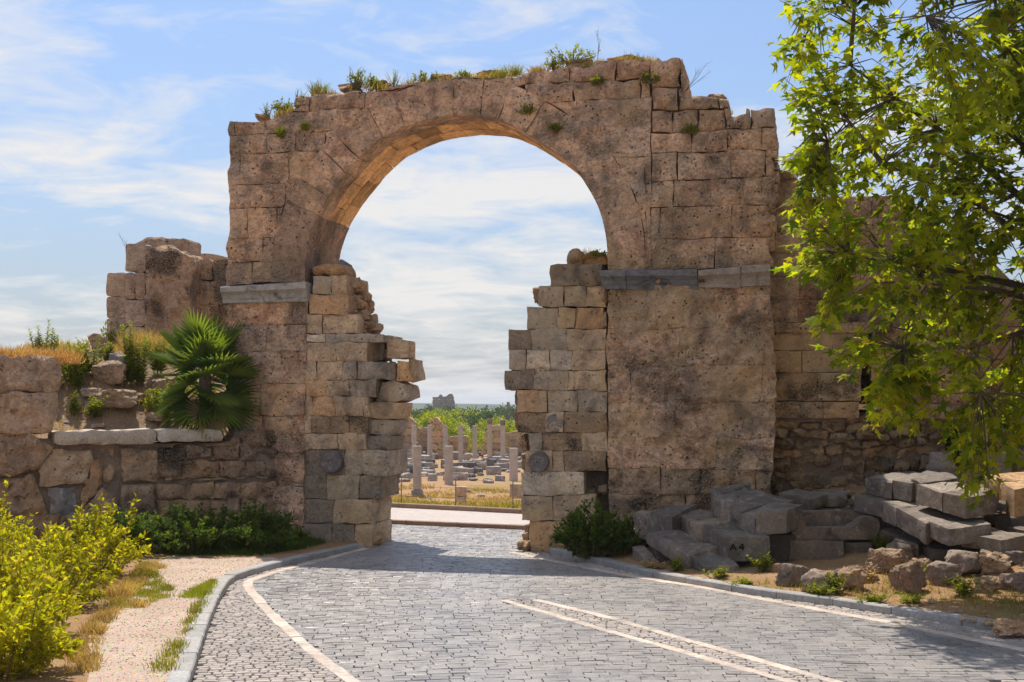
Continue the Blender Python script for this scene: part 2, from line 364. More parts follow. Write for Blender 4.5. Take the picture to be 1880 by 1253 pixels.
def stone(name, poly, parent, mat, col=(1, 1, 1), y0=0.0, depth=0.6, res=0.075, gap=0.008, rnd=0.035, er=0.09, rough=0.018, edge=0.012, smooth_n=1, jag=0.0, shared=0.0, proud_v=0.012):
    """one masonry block: polygon (x, z) in its wall's frame, worn edges, real joints"""
    _seed[0] += 1; sd = _seed[0] * 3.17; r = random.Random(_seed[0])
    poly = ccw(poly)
    if len(poly) < 3 or abs(area2(poly)) < 0.006: return None
    b = resample(poly, res)
    if len(b) < 4: return None
    b = inset(b, gap)
    for _ in range(smooth_n): b = 0.5 * b + 0.25 * (np.roll(b, 1, 0) + np.roll(b, -1, 0))
    for i in range(len(b)):
        x, y = b[i]; b[i] = (x + edge * 1.6 * nz(x * 5, y * 5, sd), y + edge * 1.6 * nz(x * 5 + 9, y * 5, sd + 4))
        if jag: b[i] = b[i] + jag * np.array((nz(x * 2.3, y * 2.3, 7.7), nz(x * 2.3, y * 2.3, 3.3)))
    try: v2, tr = tri_poly(b, res, r)
    except Exception: return None
    if not tr: return None
    # boundary loop from triangles
    cnt = {}
    for f in tr:
        for i in range(3):
            a, c = f[i], f[(i + 1) % 3]; cnt[(a, c)] = cnt.get((a, c), 0) + 1
    bd = [(a, c) for (a, c) in cnt if (c, a) not in cnt]
    pts = np.array(v2); d = dist_to(pts, b)
    tx, ty = r.uniform(-1.6, 1.6) * proud_v, r.uniform(-1.6, 1.6) * proud_v; cen = pts.mean(0); proud = r.uniform(-proud_v, proud_v)
    k = np.clip(1 - d / er, 0, 1) ** 2
    n = len(v2); V = []
    for i, (x, z) in enumerate(v2):
        q = rnd * k[i] * (0.6 + 0.9 * abs(nz(x * 4, z * 4, sd + 2))) + rough * 1.5 * fbm(x * 3.1, sd, z * 3.1) + tx * (x - cen[0]) + ty * (z - cen[1]) + proud
        if shared: q += shared * (0.8 * fbm(x * 1.1, 5.5, z * 1.1, 3) + 0.9 * abs(fbm(x * 2.6, 2.5, z * 3.4, 4)) + 0.35 * nz(x * 8, 1.5, z * 8))
        pit = nz(x * 7, z * 7, sd * 0.3 + 40)
        if pit > 0.42: q += (pit - 0.42) * rough * 5
        V.append((x, y0 + q, z))
    for i, (x, z) in enumerate(v2): V.append((x, y0 + depth - rnd * 0.8 * k[i], z))
    Fc = [f if True else f for f in tr] + [tuple(i + n for i in f[::-1]) for f in tr]
    m = max(1, min(9, int(depth / 0.17))); ring = {}
    bset = sorted({a for a, _ in bd})
    nrm = {}
    for a, c in bd:
        t = pts[c] - pts[a]; L = np.hypot(*t) or 1; nn = np.array((t[1], -t[0])) / L
        nrm[a] = nrm.get(a, 0) + nn; nrm[c] = nrm.get(c, 0) + nn
    for a in bset:
        ids = [a]
        nn = nrm[a] / (np.hypot(*nrm[a]) or 1)
        for j in range(1, m):
            y = y0 + depth * j / m; x, z = pts[a]; q = rough * 1.3 * fbm(x * 3 + 5, y * 3, z * 3, 3)
            ids.append(len(V)); V.append((x + nn[0] * q, y, z + nn[1] * q))
        ids.append(a + n); ring[a] = ids
    for a, c in bd:
        A, B = ring[a], ring[c]
        for j in range(m): Fc.append((A[j], A[j + 1], B[j + 1], B[j]))
    o = mesh(name, V, Fc, mat, parent, True)
    o.data.set_sharp_from_angle(angle=R(48))
    o.color = (col[0], col[1], col[2], 1)
    return o
def tint(r, base=(1, 1, 1), v=0.13, w=0.05):
    k = 1 + r.uniform(-v, v); a = r.uniform(-w, w)
    return (base[0] * k * (1 + a), base[1] * k, base[2] * k * (1 - a))
def courses(name, region, rows, parent, mat, seed, wmin=0.55, wmax=1.1, base=(1, 1, 1), v=0.13, **kw):
    """fill a region (in wall coordinates) with coursed blocks"""
    r = random.Random(seed); xs = [p[0] for p in region]; out = []
    for y0, y1 in zip(rows[:-1], rows[1:]):
        x = min(xs) - r.uniform(0, wmax)
        while x < max(xs):
            w = r.uniform(wmin, wmax); c = clip_rect(list(region), x, x + w, y0, y1)
            if len(c) >= 3 and abs(area2(c)) > 0.012:
                o = stone(name, c, parent, mat, tint(r, base, v), **kw)
                if o: out.append(o)
            x += w
    return out

def rock_mesh(seed, sub=3, planes=13, rough=0.10, flat=0.0):
    r = random.Random(seed); bm = bmesh.new(); bmesh.ops.create_icosphere(bm, subdivisions=sub, radius=1)
    pl = []
    for ax in range(6):
        v = Vector([(1 if ax % 2 else -1) if k == ax // 2 else 0 for k in range(3)]) + Vector((r.uniform(-.3, .3), r.uniform(-.3, .3), r.uniform(-.3, .3))); pl.append((v.normalized(), r.uniform(0.52, 0.72)))
    for _ in range(planes):
        v = Vector((r.gauss(0, 1), r.gauss(0, 1), r.gauss(0, 1))).normalized(); pl.append((v, r.uniform(0.68, 0.98)))
    o = Vector((r.uniform(-50, 50), r.uniform(-50, 50), r.uniform(-50, 50)))
    for v in bm.verts:
        p = v.co.normalized(); rad = 1.05
        for n, d in pl:
            k = p.dot(n)
            if k > 1e-3: rad = min(rad, d / k)
        rad += rough * noise.fractal(p * 1.9 + o, 0.9, 2.1, 4) + rough * 0.35 * noise.noise(p * 7 + o)
        v.co = p * rad
    return bm
def rock(name, loc, size, seed, mat, parent=None, col=(1, 1, 1), sub=3, planes=13, rough=0.10, rz=None, tilt=0.15):
    bm = rock_mesh(seed, sub, planes, rough); r = random.Random(seed + 5)
    me = bpy.data.meshes.new(name)
    rot = Matrix.Rotation(r.uniform(0, 6.28) if rz is None else rz, 4, 'Z') @ Matrix.Rotation(r.uniform(-tilt, tilt), 4, 'X')
    for v in bm.verts: v.co = Vector(((rot @ v.co).x * size[0], (rot @ v.co).y * size[1], (rot @ v.co).z * size[2]))
    zmin = min(v.co.z for v in bm.verts); 
    for v in bm.verts: v.co.z -= zmin
    bm.to_mesh(me); bm.free(); me.polygons.foreach_set('use_smooth', [True] * len(me.polygons)); me.set_sharp_from_angle(angle=R(26))
    o = link(name, me, mat, parent); o.location = loc; o.color = (*col, 1)
    return o
def hexa(name, top, thick, mat, seed, parent=None, col=(1, 1, 1), bev=0.03, rough=0.016, cuts=3, shrink=0.0, base=None):
    """worn slab from its four top corners (any order round) and a thickness"""
    r = random.Random(seed); top = [Vector(t) for t in top]
    n = (top[1] - top[0]).cross(top[3] - top[0])
    if n.z < 0: top = top[::-1]
    c = sum(top, Vector()) / 4
    bot = [Vector((t.x + (c.x - t.x) * shrink + r.uniform(-.015, .015), t.y + (c.y - t.y) * shrink + r.uniform(-.015, .015), (t.z - thick) if base is None else base)) for t in top]
    cen = sum(top + bot, Vector()) / 8
    zb = min(b.z for b in bot); org = Vector((cen.x, cen.y, zb))
    bm = bmesh.new(); vs_ = [bm.verts.new(v - org) for v in top + bot]
    bm.faces.new(vs_[:4]); bm.faces.new(vs_[4:][::-1])
    for i in range(4): j = (i + 1) % 4; bm.faces.new((vs_[i], vs_[i + 4], vs_[j + 4], vs_[j]))
    bm.normal_update()
    bmesh.ops.recalc_face_normals(bm, faces=bm.faces)
    bmesh.ops.bevel(bm, geom=list(bm.edges), offset=bev, segments=2, affect='EDGES', profile=0.6)
    for _ in range(cuts):
        L = [e for e in bm.edges if e.calc_length() > 0.11]
        if not L: break
        bmesh.ops.subdivide_edges(bm, edges=L, cuts=1, use_grid_fill=True)
    bmesh.ops.triangulate(bm, faces=[f for f in bm.faces if len(f.verts) > 4])
    bm.normal_update(); sd = seed * 1.7
    for v in bm.verts:
        p = v.co + org; q = fbm(p.x * 2.6 + sd, p.y * 2.6, p.z * 2.6); ch = nz(p.x * 4 + sd, p.y * 4, p.z * 4)
        v.co += v.normal * (rough * 1.5 * q - (max(0, ch - 0.38)) * rough * 5)
    o = bm_obj(name, bm, mat, parent, True); o.location = org; o.color = (*col, 1)
    o.data.set_sharp_from_angle(angle=R(30))
    return o
def tube(V, Fc, pts, rads, seg=6, cap=True):
    base = len(V); n = len(pts)
    for i in range(n):
        t = (Vector(pts[min(i + 1, n - 1)]) - Vector(pts[max(i - 1, 0)]))
        if t.length < 1e-6: t = Vector((0, 0, 1))
        t.normalize(); a = t.orthogonal().normalized(); b = t.cross(a)
        for k in range(seg):
            an = 2 * math.pi * k / seg; V.append(tuple(Vector(pts[i]) + (a * math.cos(an) + b * math.sin(an)) * rads[i]))
    for i in range(n - 1):
        for k in range(seg):
            k2 = (k + 1) % seg; Fc.append((base + i * seg + k, base + i * seg + k2, base + (i + 1) * seg + k2, base + (i + 1) * seg + k))
    if cap:
        Fc.append(tuple(base + k for k in range(seg))[::-1]); Fc.append(tuple(base + (n - 1) * seg + k for k in range(seg)))
def sheet(name, poly, zf, res, mat, parent=None, kind='structure', seed=1):
    p = resample(ccw(poly), res); v2, tr = tri_poly(p, res, random.Random(seed))
    o = mesh(name, [(x, y, zf(x, y)) for x, y in v2], tr, mat, parent, True)
    if kind: o['kind'] = kind
    return o
def sstep(a, b, x):
    t = min(1, max(0, (x - a) / (b - a))); return t * t * (3 - 2 * t)
def poly_dist(pl, x, y):
    best = 1e9
    for i in range(len(pl) - 1):
        ax, ay = pl[i][0], pl[i][1]; bx, by = pl[i + 1][0], pl[i + 1][1]; dx, dy = bx - ax, by - ay
        t = max(0, min(1, ((x - ax) * dx + (y - ay) * dy) / (dx * dx + dy * dy))); best = min(best, math.hypot(x - ax - t * dx, y - ay - t * dy))
    return best
def spline(pts, step):
    """Catmull-Rom through 2-D points, resampled to about step"""
    pts = [Vector((p[0], p[1])) for p in pts]; P2 = [pts[0] * 2 - pts[1]] + pts + [pts[-1] * 2 - pts[-2]]; out = []
    for i in range(1, len(P2) - 2):
        a, b, c, d = P2[i - 1:i + 3]; n = max(2, int((c - b).length / step))
        for k in range(n):
            t = k / n; out.append(0.5 * ((2 * b) + (c - a) * t + (2 * a - 5 * b + 4 * c - d) * t * t + (3 * b - a - 3 * c + d) * t ** 3))
    out.append(pts[-1]); return out
def offset_line(pl, d):
    out = []
    for i in range(len(pl)):
        t = pl[min(i + 1, len(pl) - 1)] - pl[max(i - 1, 0)]; t.normalize(); out.append(pl[i] + Vector((-t.y, t.x)) * d)
    return out

# ------------------------------------------------------------------ ground
def terrain_z(x, y):
    z = -0.07 - 1.15 * sstep(33.5, 50, y + 0.21 * x)
    return z + 0.10 * fbm(x * 0.15, y * 0.15, 2) * sstep(36, 46, y)
def build_ground():
    xs = [-6000, -3000, -1500, -700, -350, -180, -100, -60] + [-40 + i * 1.0 for i in range(81)] + [60, 100, 180, 350, 700, 1500, 3000, 6000]
    ys = [-300, -100, -40, -15, 0] + [6 + i * 1.0 for i in range(100)] + [120, 150, 190, 250, 350, 500, 800, 1300, 2200, 4000, 7000]
    V = [(x, y, terrain_z(x, y)) for y in ys for x in xs]; nx = len(xs)
    Fc = [(j * nx + i, j * nx + i + 1, (j + 1) * nx + i + 1, (j + 1) * nx + i) for j in range(len(ys) - 1) for i in range(nx - 1)]
    props(mesh('ground', V, Fc, M_GROUND, None, True), kind='structure')
build_ground()

# ------------------------------------------------------------------ road
def g2(px, py): v = G(px, py); return Vector((v.x, v.y))
KL_px = [(352, 1253), (388, 1145), (413, 1091), (432, 1071), (480, 1054), (552, 1036), (668, 1010)]
KR_px = [(1009, 1019), (1088, 1037), (1152, 1053), (1219, 1068), (1280, 1079), (1400, 1099), (1540, 1118), (1612, 1129), (1880, 1169)]
KL = [g2(*p) for p in KL_px]; KL = [KL[0] + (KL[0] - KL[1]).normalized() * 9] + KL
KR = [g2(*p) for p in KR_px]; KR = KR + [KR[-1] + (KR[-1] - KR[-3]).normalized() * 9]
KLs, KRs = spline(KL, 0.25), spline(KR, 0.25)
CK1 = [g2(692, 964), g2(970, 976)]; d_ = (CK1[1] - CK1[0]).normalized()
CK1 = [CK1[0] - d_ * 9, CK1[1] + d_ * 9]           # kerb of the cross street beyond the gate
CK2 = [g2(690, 938), g2(962, 952)]; d2_ = (CK2[1] - CK2[0]).normalized(); CK2 = [CK2[0] - d2_ * 9, CK2[1] + d2_ * 9]
passL, passR = GATE.world(GATE.uv(690, 1005)[0] - 0.3, 0, 1.6), GATE.world(GATE.uv(962, 1012)[0] + 0.3, 0, 1.6)
backL, backR = GATE.world(-9.5, 0, 1.7), GATE.world(9.5, 0, 1.7)
road_poly = [tuple(p) for p in KLs] + [(passL.x, passL.y), (backL.x, backL.y), tuple(CK1[0]), tuple(CK1[1]), (backR.x, backR.y), (passR.x, passR.y)] + [tuple(p) for p in KRs]
road = sheet('road', road_poly, lambda x, y: 0.0, 0.8, M_JOINT)

def strip_mesh(name, line, w0, w1, z0, z1, mat, parent, piece=0.8, gap=0.006, bev=0.012, jit=0.0):
    """row of separate stones along a line: inner offset w0, outer offset w1"""
    L = [0.0]
    for i in range(1, len(line)): L.append(L[-1] + (line[i] - line[i - 1]).length)
    def at(s):
        s = min(max(s, 0), L[-1] - 1e-4)
        for i in range(1, len(L)):
            if s <= L[i]:
                t = (s - L[i - 1]) / max(L[i] - L[i - 1], 1e-6); p = line[i - 1].lerp(line[i], t); d = (line[i] - line[i - 1]).normalized(); return p, Vector((-d.y, d.x))
    r = random.Random(len(name)); s = 0
    while s < L[-1] - 0.05:
        e = min(s + piece * r.uniform(0.85, 1.15), L[-1]); V = []; Fc = []; n = 4; dz = r.uniform(-.004, .004)
        for i in range(n + 1):
            p, nn = at(s + gap + (e - s - 2 * gap) * i / n); b = bev
            j = jit * r.uniform(-1, 1); j2 = jit * r.uniform(-1, 1)
            for (o_, z_) in ((w0 + j, z0), (w0 + j, z1 + dz - b), (w0 + j + b, z1 + dz), (w1 + j2 - b, z1 + dz), (w1 + j2, z1 + dz - b), (w1 + j2, z0)):
                V.append((p.x + nn.x * o_, p.y + nn.y * o_, z_))
        for i in range(n):
            for k in range(5): a = i * 6 + k; Fc.append((a, a + 6, a + 7, a + 1))
        Fc.append((0, 1, 2, 3, 4, 5)); Fc.append(tuple(n * 6 + k for k in range(6))[::-1])
        o = mesh(name, V, Fc, mat, parent); o.color = (*tint(r, v=0.14, w=0.03), 1)
        s = e
strip_mesh('kerb_stone', KLs, 0.0, 0.19, -0.06, 0.12, M_KERB, road, 0.9, .006, .014, .008)
strip_mesh('kerb_stone', KRs, 0.0, 0.19, -0.06, 0.12, M_KERB, road, 0.9, .006, .014, .008)
strip_mesh('kerb_stone', [CK1[0], CK1[1]], 0.0, 0.16, -0.06, 0.12, M_KERBB, road, 1.1)
# cream bands
BL = spline([g2(700, 1300)] + [g2(*p) for p in [(641, 1253), (575, 1202), (514, 1148), (473, 1105), (455, 1077), (470, 1066), (506, 1054), (590, 1032), (672, 1010)]], 0.2)
BR = spline([g2(*p) for p in [(938, 1017), (1055, 1041), (1132, 1057), (1234, 1074), (1280, 1081), (1400, 1105), (1553, 1133), (1655, 1152), (1880, 1199)]] + [g2(2100, 1246)], 0.2)
C1 = spline([g2(*p) for p in [(925, 1107), (1030, 1138), (1119, 1164), (1280, 1210), (1433, 1253), (1700, 1330)]], 0.2)
C2 = spline([g2(*p) for p in [(984, 1106), (1132, 1143), (1280, 1186), (1400, 1220), (1515, 1253), (1790, 1330)]], 0.2)
strip_mesh('band_stone', BL, -0.07, 0.07, -0.02, 0.036, M_BAND, road, 0.9, 0.003, 0.006, 0.012)
strip_mesh('band_stone', BR, -0.075, 0.075, -0.02, 0.036, M_BAND, road, 0.9, 0.003, 0.006, 0.012)
strip_mesh('band_stone', C1, -0.06, 0.06, -0.02, 0.036, M_BAND, road, 0.9, 0.003, 0.006, 0.012)
strip_mesh('band_stone', C2, -0.06, 0.06, -0.02, 0.036, M_BAND, road, 0.9, 0.003, 0.006, 0.012)

def build_setts():
    r = random.Random(5)
    main = [tuple(p) for p in BL] + [(passL.x, passL.y), (backL.x, backL.y), tuple(CK1[0]), tuple(CK1[1]), (backR.x, backR.y), (passR.x, passR.y)] + [tuple(p) for p in BR]
    mid = [tuple(p) for p in C1] + [tuple(p) for p in C2[::-1]]
    def warp(s, t):
        m = 0.20 * (1 - sstep(11, 21, t)) * (1 - sstep(-2, 4.5, s)) - 0.16 * sstep(17, 25, t)
        return s, t + m * s
    def layout(lmin, lmax, wmin, wmax, x0, x1, y0, y1, jit):
        out = []; y = y0
        while y < y1:
            w = r.uniform(wmin, wmax); x = x0 + r.uniform(-.3, 0)
            while x < x1:
                l = r.uniform(lmin, lmax); cx, cy = x + l / 2, y + w / 2; wx, wy = warp(cx, cy)
                a = warp(cx + .1, cy); ang = math.atan2(a[1] - wy, .1)
                out.append((wx, wy, l, w, ang + r.uniform(-jit, jit), r.uniform(-.003, .003), r.uniform(-.012, .012), r.uniform(-.018, .018))); x += l
            y += w
        return out
    A = layout(0.13, 0.26, 0.105, 0.14, -10, 10.5, 8.5, 31.5, 0.025)
    P2 = np.array([(a[0], a[1]) for a in A]); ok = inside(P2, main) & ~inside(P2, mid)
    A = [a for a, k in zip(A, ok) if k]
    B = layout(0.08, 0.15, 0.085, 0.12, -5, 8.5, 10, 25.5, 0.22)
    P3 = np.array([(a[0], a[1]) for a in B]); rp = [tuple(p) for p in road_poly]
    okb = (inside(P3, rp) & ~inside(P3, main)) | inside(P3, mid)
    for i in range(len(B)):
        if okb[i] and B[i][1] > 23.4: okb[i] = False
    B = [a for a, k in zip(B, okb) if k]
    prof = [(-.5, -.5), (.5, -.5), (.5, .5), (-.5, .5)]
    def sett_geo(s, gap, top, bev, vr):
        x, y, l, w, an, dz, t1, t2 = s; l -= gap * .6; w -= gap * 1.5; ca, sa = math.cos(an), math.sin(an); V = []
        for zz, ins in ((-.02, 0), (top - bev, 0), (top, bev)):
            for i, (a, b) in enumerate(prof):
                px = a * (l - 2 * ins) + (vr.uniform(-.008, .008) if ins == 0 and zz > 0 else 0); py = b * (w - 2 * ins) + (vr.uniform(-.006, .006) if ins == 0 and zz > 0 else 0)
                V.append((px * ca - py * sa, px * sa + py * ca, zz + (dz + t1 * px + t2 * py if zz > 0 else 0)))
        Fc = [(8, 9, 10, 11)]
        for lv in (0, 4):
            for i in range(4): j = (i + 1) % 4; Fc.append((lv + i, lv + j, lv + 4 + j, lv + 4 + i))
        return V, Fc
    def emit(S, name, stuffname, mat, gap, top, bev, count, nvar):
        def vis(s):
            return abs(CX + s[0] / s[1] * F - 940) < 960 and HOR + F * CH / s[1] < 1262
        inv = [s for s in S if vis(s)]; inv.sort(key=lambda s: s[1]); near = set(id(s) for s in inv[:count])
        V = []; Fc = []
        for s in S:
            v, f = sett_geo(s, gap, top, bev, r)
            if id(s) in near:
                o = mesh(name, v, f, mat, road); o.location = (s[0], s[1], 0.0)
            else:
                b = len(V); V += [(a + s[0], c + s[1], d) for a, c, d in v]; Fc += [tuple(i + b for i in q) for q in f]
        o = mesh(stuffname, V, Fc, mat, road); o['kind'] = 'stuff'
    emit(A, 'sett', 'far_setts', M_SETT, 0.008, 0.030, 0.005, 300, 6)
    emit(B, 'cobble', 'far_cobbles', M_COBBLE, 0.015, 0.028, 0.010, 300, 6)
build_setts()

# pavement beyond the cross street
pav = [tuple(CK1[0] + Vector((0, .17))), tuple(CK1[1] + Vector((0, .17))), tuple(CK2[1]), tuple(CK2[0])]
pavement = sheet('pavement', pav, lambda x, y: 0.10, 0.9, M_PAVE)
strip_mesh('kerb_stone', [CK2[0], CK2[1]], 0.0, 0.16, -0.2, 0.21, M_KERBB, pavement, 1.2)

# bank on the right, verge and path on the left
def gate_sd(x, y):
    dx, dy = x, y - GY; u = dx * CA - dy * SA; n = dx * SA + dy * CA; return u, n
KRl = [tuple(p) for p in KRs]
def bank_z(x, y):
    d = poly_dist(KRl, x, y); u, n = gate_sd(x, y)
    z = 0.085 + 0.045 * min(d, 2.6) + 0.42 * sstep(2.4, 4.8, d) + 0.45 * sstep(4.6, 7.0, d) * sstep(3.5, 5.5, u)
    z += 0.55 * sstep(1.8, 2.6, u) * sstep(-1.5, -0.15, n)
    return z + (0.05 * fbm(x * 0.9, y * 0.9, 1) + 0.025 * fbm(x * 3, y * 3, 4)) * sstep(0.1, 0.7, d)
ko = offset_line(KRs, 0.185)
bank_poly = [tuple(p) for p in ko] + [(24, ko[-1].y), (24, 27), tuple(GATE.world(9.0, 0, 1.5))[:2], tuple(GATE.world(0.2, 0, 1.4))[:2]]
earth_bank = sheet('earth_bank', bank_poly, bank_z, 0.22, M_GROUND, seed=3)
WALLP = Plane(-5.28, 24.2, math.atan(0.56))
kol = offset_line(KLs, 0.185)
KLl = [tuple(p) for p in KLs]
def verge_z(x, y):
    d = poly_dist(KLl, x, y)
    return 0.098 + 0.012 * fbm(x * 1.2, y * 1.2, 3) * sstep(0.05, 0.4, d) + 0.05 * sstep(1.8, 4.5, d) * (1 + fbm(x, y, 9))
verge_poly = [tuple(p) for p in kol] + [tuple(GATE.world(-3.0, 0, 0.5))[:2], tuple(WALLP.world(0.8, 0, 0.3))[:2], tuple(WALLP.world(-9, 0, 0.3))[:2], (-16, 8), (-9, kol[0].y - 0.5)]
verge = sheet('earth_verge', verge_poly, verge_z, 0.25, M_GROUND, seed=4)
path_edge = [g2(*p) for p in [(100, 1500), (165, 1253), (160, 1190), (215, 1120), (285, 1045), (318, 1032), (400, 1038), (500, 1034)]]
path_poly = [tuple(p) for p in kol if p.y < 21.9] + [tuple(p) for p in path_edge[::-1]]
path = sheet('gravel_path', path_poly, lambda x, y: verge_z(x, y) + 0.006, 0.2, M_GRAVEL, seed=5)

# ------------------------------------------------------------------ the gate
gate = GATE.empty('stone_gate'); gate.location = (0, GY, 0)
props(gate, 'tall ruined stone arch gate spanning the cobbled road', 'gate')
DEP = 1.85
def ragged(pts, amp, step, seed):
    rr = random.Random(seed); out = []
    for (a, b) in zip(pts[:-1], pts[1:]):
        d = math.hypot(b[0] - a[0], b[1] - a[1]); n = max(1, int(d / step)); nx, ny = -(b[1] - a[1]) / d, (b[0] - a[0]) / d
        for i in range(n):
            t = i / n; j = rr.uniform(-amp, amp) if (i or out) else 0; out.append((a[0] + (b[0] - a[0]) * t + nx * j, a[1] + (b[1] - a[1]) * t + ny * j))
    return out + [pts[-1]]
r = random.Random(21)
intr_px = [(558, 520), (560, 480), (564, 443), (581, 395), (610, 345), (644, 305), (681, 265), (702, 252), (748, 229), (794, 217), (850, 212), (900, 215), (938, 229), (969, 247), (1015, 275), (1042, 296), (1065, 322), (1092, 366), (1107, 405), (1114, 440), (1116, 498)]
INT = spline(GATE.poly(intr_px), 0.12)
# smooth the traced curve a little
for _ in range(3):
    INT = [INT[0]] + [INT[i] * .5 + (INT[i - 1] + INT[i + 1]) * .25 for i in range(1, len(INT) - 1)] + [INT[-1]]
TH = 0.66
EXT = offset_line(INT, TH)
Ls = [0.0]
for i in range(1, len(INT)): Ls.append(Ls[-1] + (INT[i] - INT[i - 1]).length)
def arc(line, s):
    s = min(max(s, 0), Ls[-1])
    for i in range(1, len(Ls)):
        if s <= Ls[i] + 1e-9:
            t = (s - Ls[i - 1]) / (Ls[i] - Ls[i - 1]); return line[i - 1].lerp(line[i], t)
    return line[-1]
def arc_poly(s0, s1, cut=1.0):
    n = max(2, int((s1 - s0) / 0.12)); a = [arc(INT, s0 + (s1 - s0) * i / n) for i in range(n + 1)]
    b = [arc(INT, s).lerp(arc(EXT, s), cut) for s in [s0 + (s1 - s0) * i / n for i in range(n + 1)]]
    return [tuple(p) for p in a] + [tuple(p) for p in b[::-1]]
def s_at(px, py):
    q = Vector(GATE.uv(px, py)); return min(((p - q).length, l) for p, l in zip(INT, Ls))[1]
s_lo = s_at(575, 398); s_hi = s_at(1050, 303)
# lower left springer: one dark stone, then voussoirs in three layers of depth
stone('springer', arc_poly(0.0, s_lo * 0.5, 1.0), gate, M_GATE, (0.66, 0.67, 0.70), 0.012, DEP - .02, gap=0.0, rnd=.004, er=.03, edge=0.003, smooth_n=0, shared=.03, proud_v=.002)
stone('springer', arc_poly(s_lo * 0.5, s_lo, 1.0), gate, M_GATE, (0.70, 0.70, 0.72), 0.012, DEP - .02, gap=0.0, rnd=.004, er=.03, edge=0.003, smooth_n=0, shared=.03, proud_v=.002)
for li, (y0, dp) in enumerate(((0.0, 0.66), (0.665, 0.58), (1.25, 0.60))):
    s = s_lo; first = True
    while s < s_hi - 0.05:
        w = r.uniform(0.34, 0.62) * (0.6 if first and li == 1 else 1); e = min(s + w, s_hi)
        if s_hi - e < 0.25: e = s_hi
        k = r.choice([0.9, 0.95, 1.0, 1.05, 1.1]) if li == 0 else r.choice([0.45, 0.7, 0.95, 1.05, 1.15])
        stone('voussoir', arc_poly(s, e, r.uniform(0.995, 1.02) if li == 0 else 0.9), gate, M_BLOCK if li else M_GATE, (1.02 * k, 1.0 * k, 0.98 * k) if li == 0 else (1.45 * k, 1.12 * k, 0.72 * k), y0 + r.uniform(0, .02), dp, res=0.085, gap=r.uniform(.003, .008), edge=0.009, rnd=0.018 if li == 0 else 0.024, er=0.04, smooth_n=0, shared=0.02 if li == 0 else 0, proud_v=0.006)  # rear layers: golden tint adds bounced light to the cleaner stone's own colour
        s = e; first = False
s = s_hi
while s < Ls[-1] - 0.05:
    e = min(s + r.uniform(0.6, 0.85), Ls[-1])
    if Ls[-1] - e < 0.3: e = Ls[-1]
    stone('voussoir', arc_poly(s, e, 1.0), gate, M_GATE, tint(r, (1, 1, 1), 0.04, 0.02), r.uniform(0, .006), DEP, gap=0.001, edge=0.003, rnd=0.004, er=0.03, smooth_n=0, shared=0.03, proud_v=0.003)
    s = e
# spandrels: left and right of the crown, coursed and clipped by silhouette and extrados
crown_u = GATE.uv(868, 180)[0]
ext_l = [tuple(p) for p, q in zip(EXT, INT) if q.x <= crown_u]
ext_r = [tuple(p) for p, q in zip(EXT, INT) if q.x > crown_u]
silL = GATE.poly(ragged([(414, 526), (419, 400), (418, 300), (421, 223), (470, 221), (508, 214), (545, 196), (572, 172), (640, 166), (700, 160), (762, 152), (810, 146), (868, 143)], 3.2, 13, 4))
ul = silL + ext_l[::-1]
vspring = GATE.uv(560, 522)[1]
rowsL = [4.78, 5.28, 5.72, 6.28, 6.72, 7.30, 7.66, 8.05, 8.36, 8.9]
for o in courses('block', ul, rowsL[:8], gate, M_GATE, 31, 0.5, 1.0, v=0.09, depth=DEP, gap=0.005, rnd=0.022, er=0.05, edge=0.012, smooth_n=0, jag=0.025, shared=0.06, proud_v=0.010): pass
for o in courses('block', ul, rowsL[7:], gate, M_GATE, 32, 0.75, 1.2, (0.92, .9, .9), v=0.09, depth=DEP, gap=0.009, rnd=0.045, er=0.08, edge=0.025, smooth_n=0, jag=0.02, shared=0.04, proud_v=.02): pass
silR = GATE.poly(ragged([(868, 143), (920, 139), (1000, 129), (1088, 120), (1100, 112), (1150, 107), (1198, 113), (1206, 108), (1248, 108), (1257, 120), (1252, 150), (1254, 176), (1290, 172), (1338, 181), (1343, 206), (1366, 209), (1371, 195), (1420, 195), (1421, 243), (1426, 246), (1426, 283), (1417, 287), (1424, 330), (1430, 355), (1416, 380), (1424, 420), (1414, 450), (1418, 490)], 3.0, 13, 5))
ur = ext_r[::-1] and (silR + [tuple(p) for p in ext_r[::-1]])
rowsR = [4.9, 5.55, 6.15, 6.62, 7.02, 7.38, 7.68, 7.98, 8.34, 8.9]
rsplit = GATE.uv(1195, 0)[0]
ur_a = clip_rect(ur, -9, rsplit, 0, 12); ur_b = clip_rect(ur, rsplit, 9, 0, 12)
courses('block', ur_a, [4.9, 5.6, 6.3, 6.95, 7.5, 7.98], gate, M_GATE, 41, 0.8, 1.4, v=0.04, depth=DEP, gap=0.0025, rnd=0.012, er=0.04, edge=0.010, smooth_n=0, jag=0.028, shared=0.07, proud_v=0.007)
courses('block', ur_a, [7.98, 8.32, 8.9], gate, M_GATE, 42, 0.8, 1.25, (.94, .92, .92), v=0.09, depth=DEP, gap=0.010, rnd=0.045, er=0.08, edge=0.025, smooth_n=0, jag=0.04, shared=0.04, proud_v=.02)
courses('block', ur_b, [4.9, 5.5, 6.05], gate, M_GATE, 43, 0.8, 1.3, v=0.05, depth=DEP, gap=0.004, rnd=0.02, er=0.05, edge=0.012, smooth_n=0, jag=0.028, shared=0.07, proud_v=0.010)
courses('block', ur_b, [6.05, 6.52, 7.0, 7.36], gate, M_GATE, 44, 0.55, 1.0, v=0.10, depth=DEP, gap=0.006, rnd=0.03, er=0.06, edge=0.016, smooth_n=0, jag=0.02, shared=0.05)
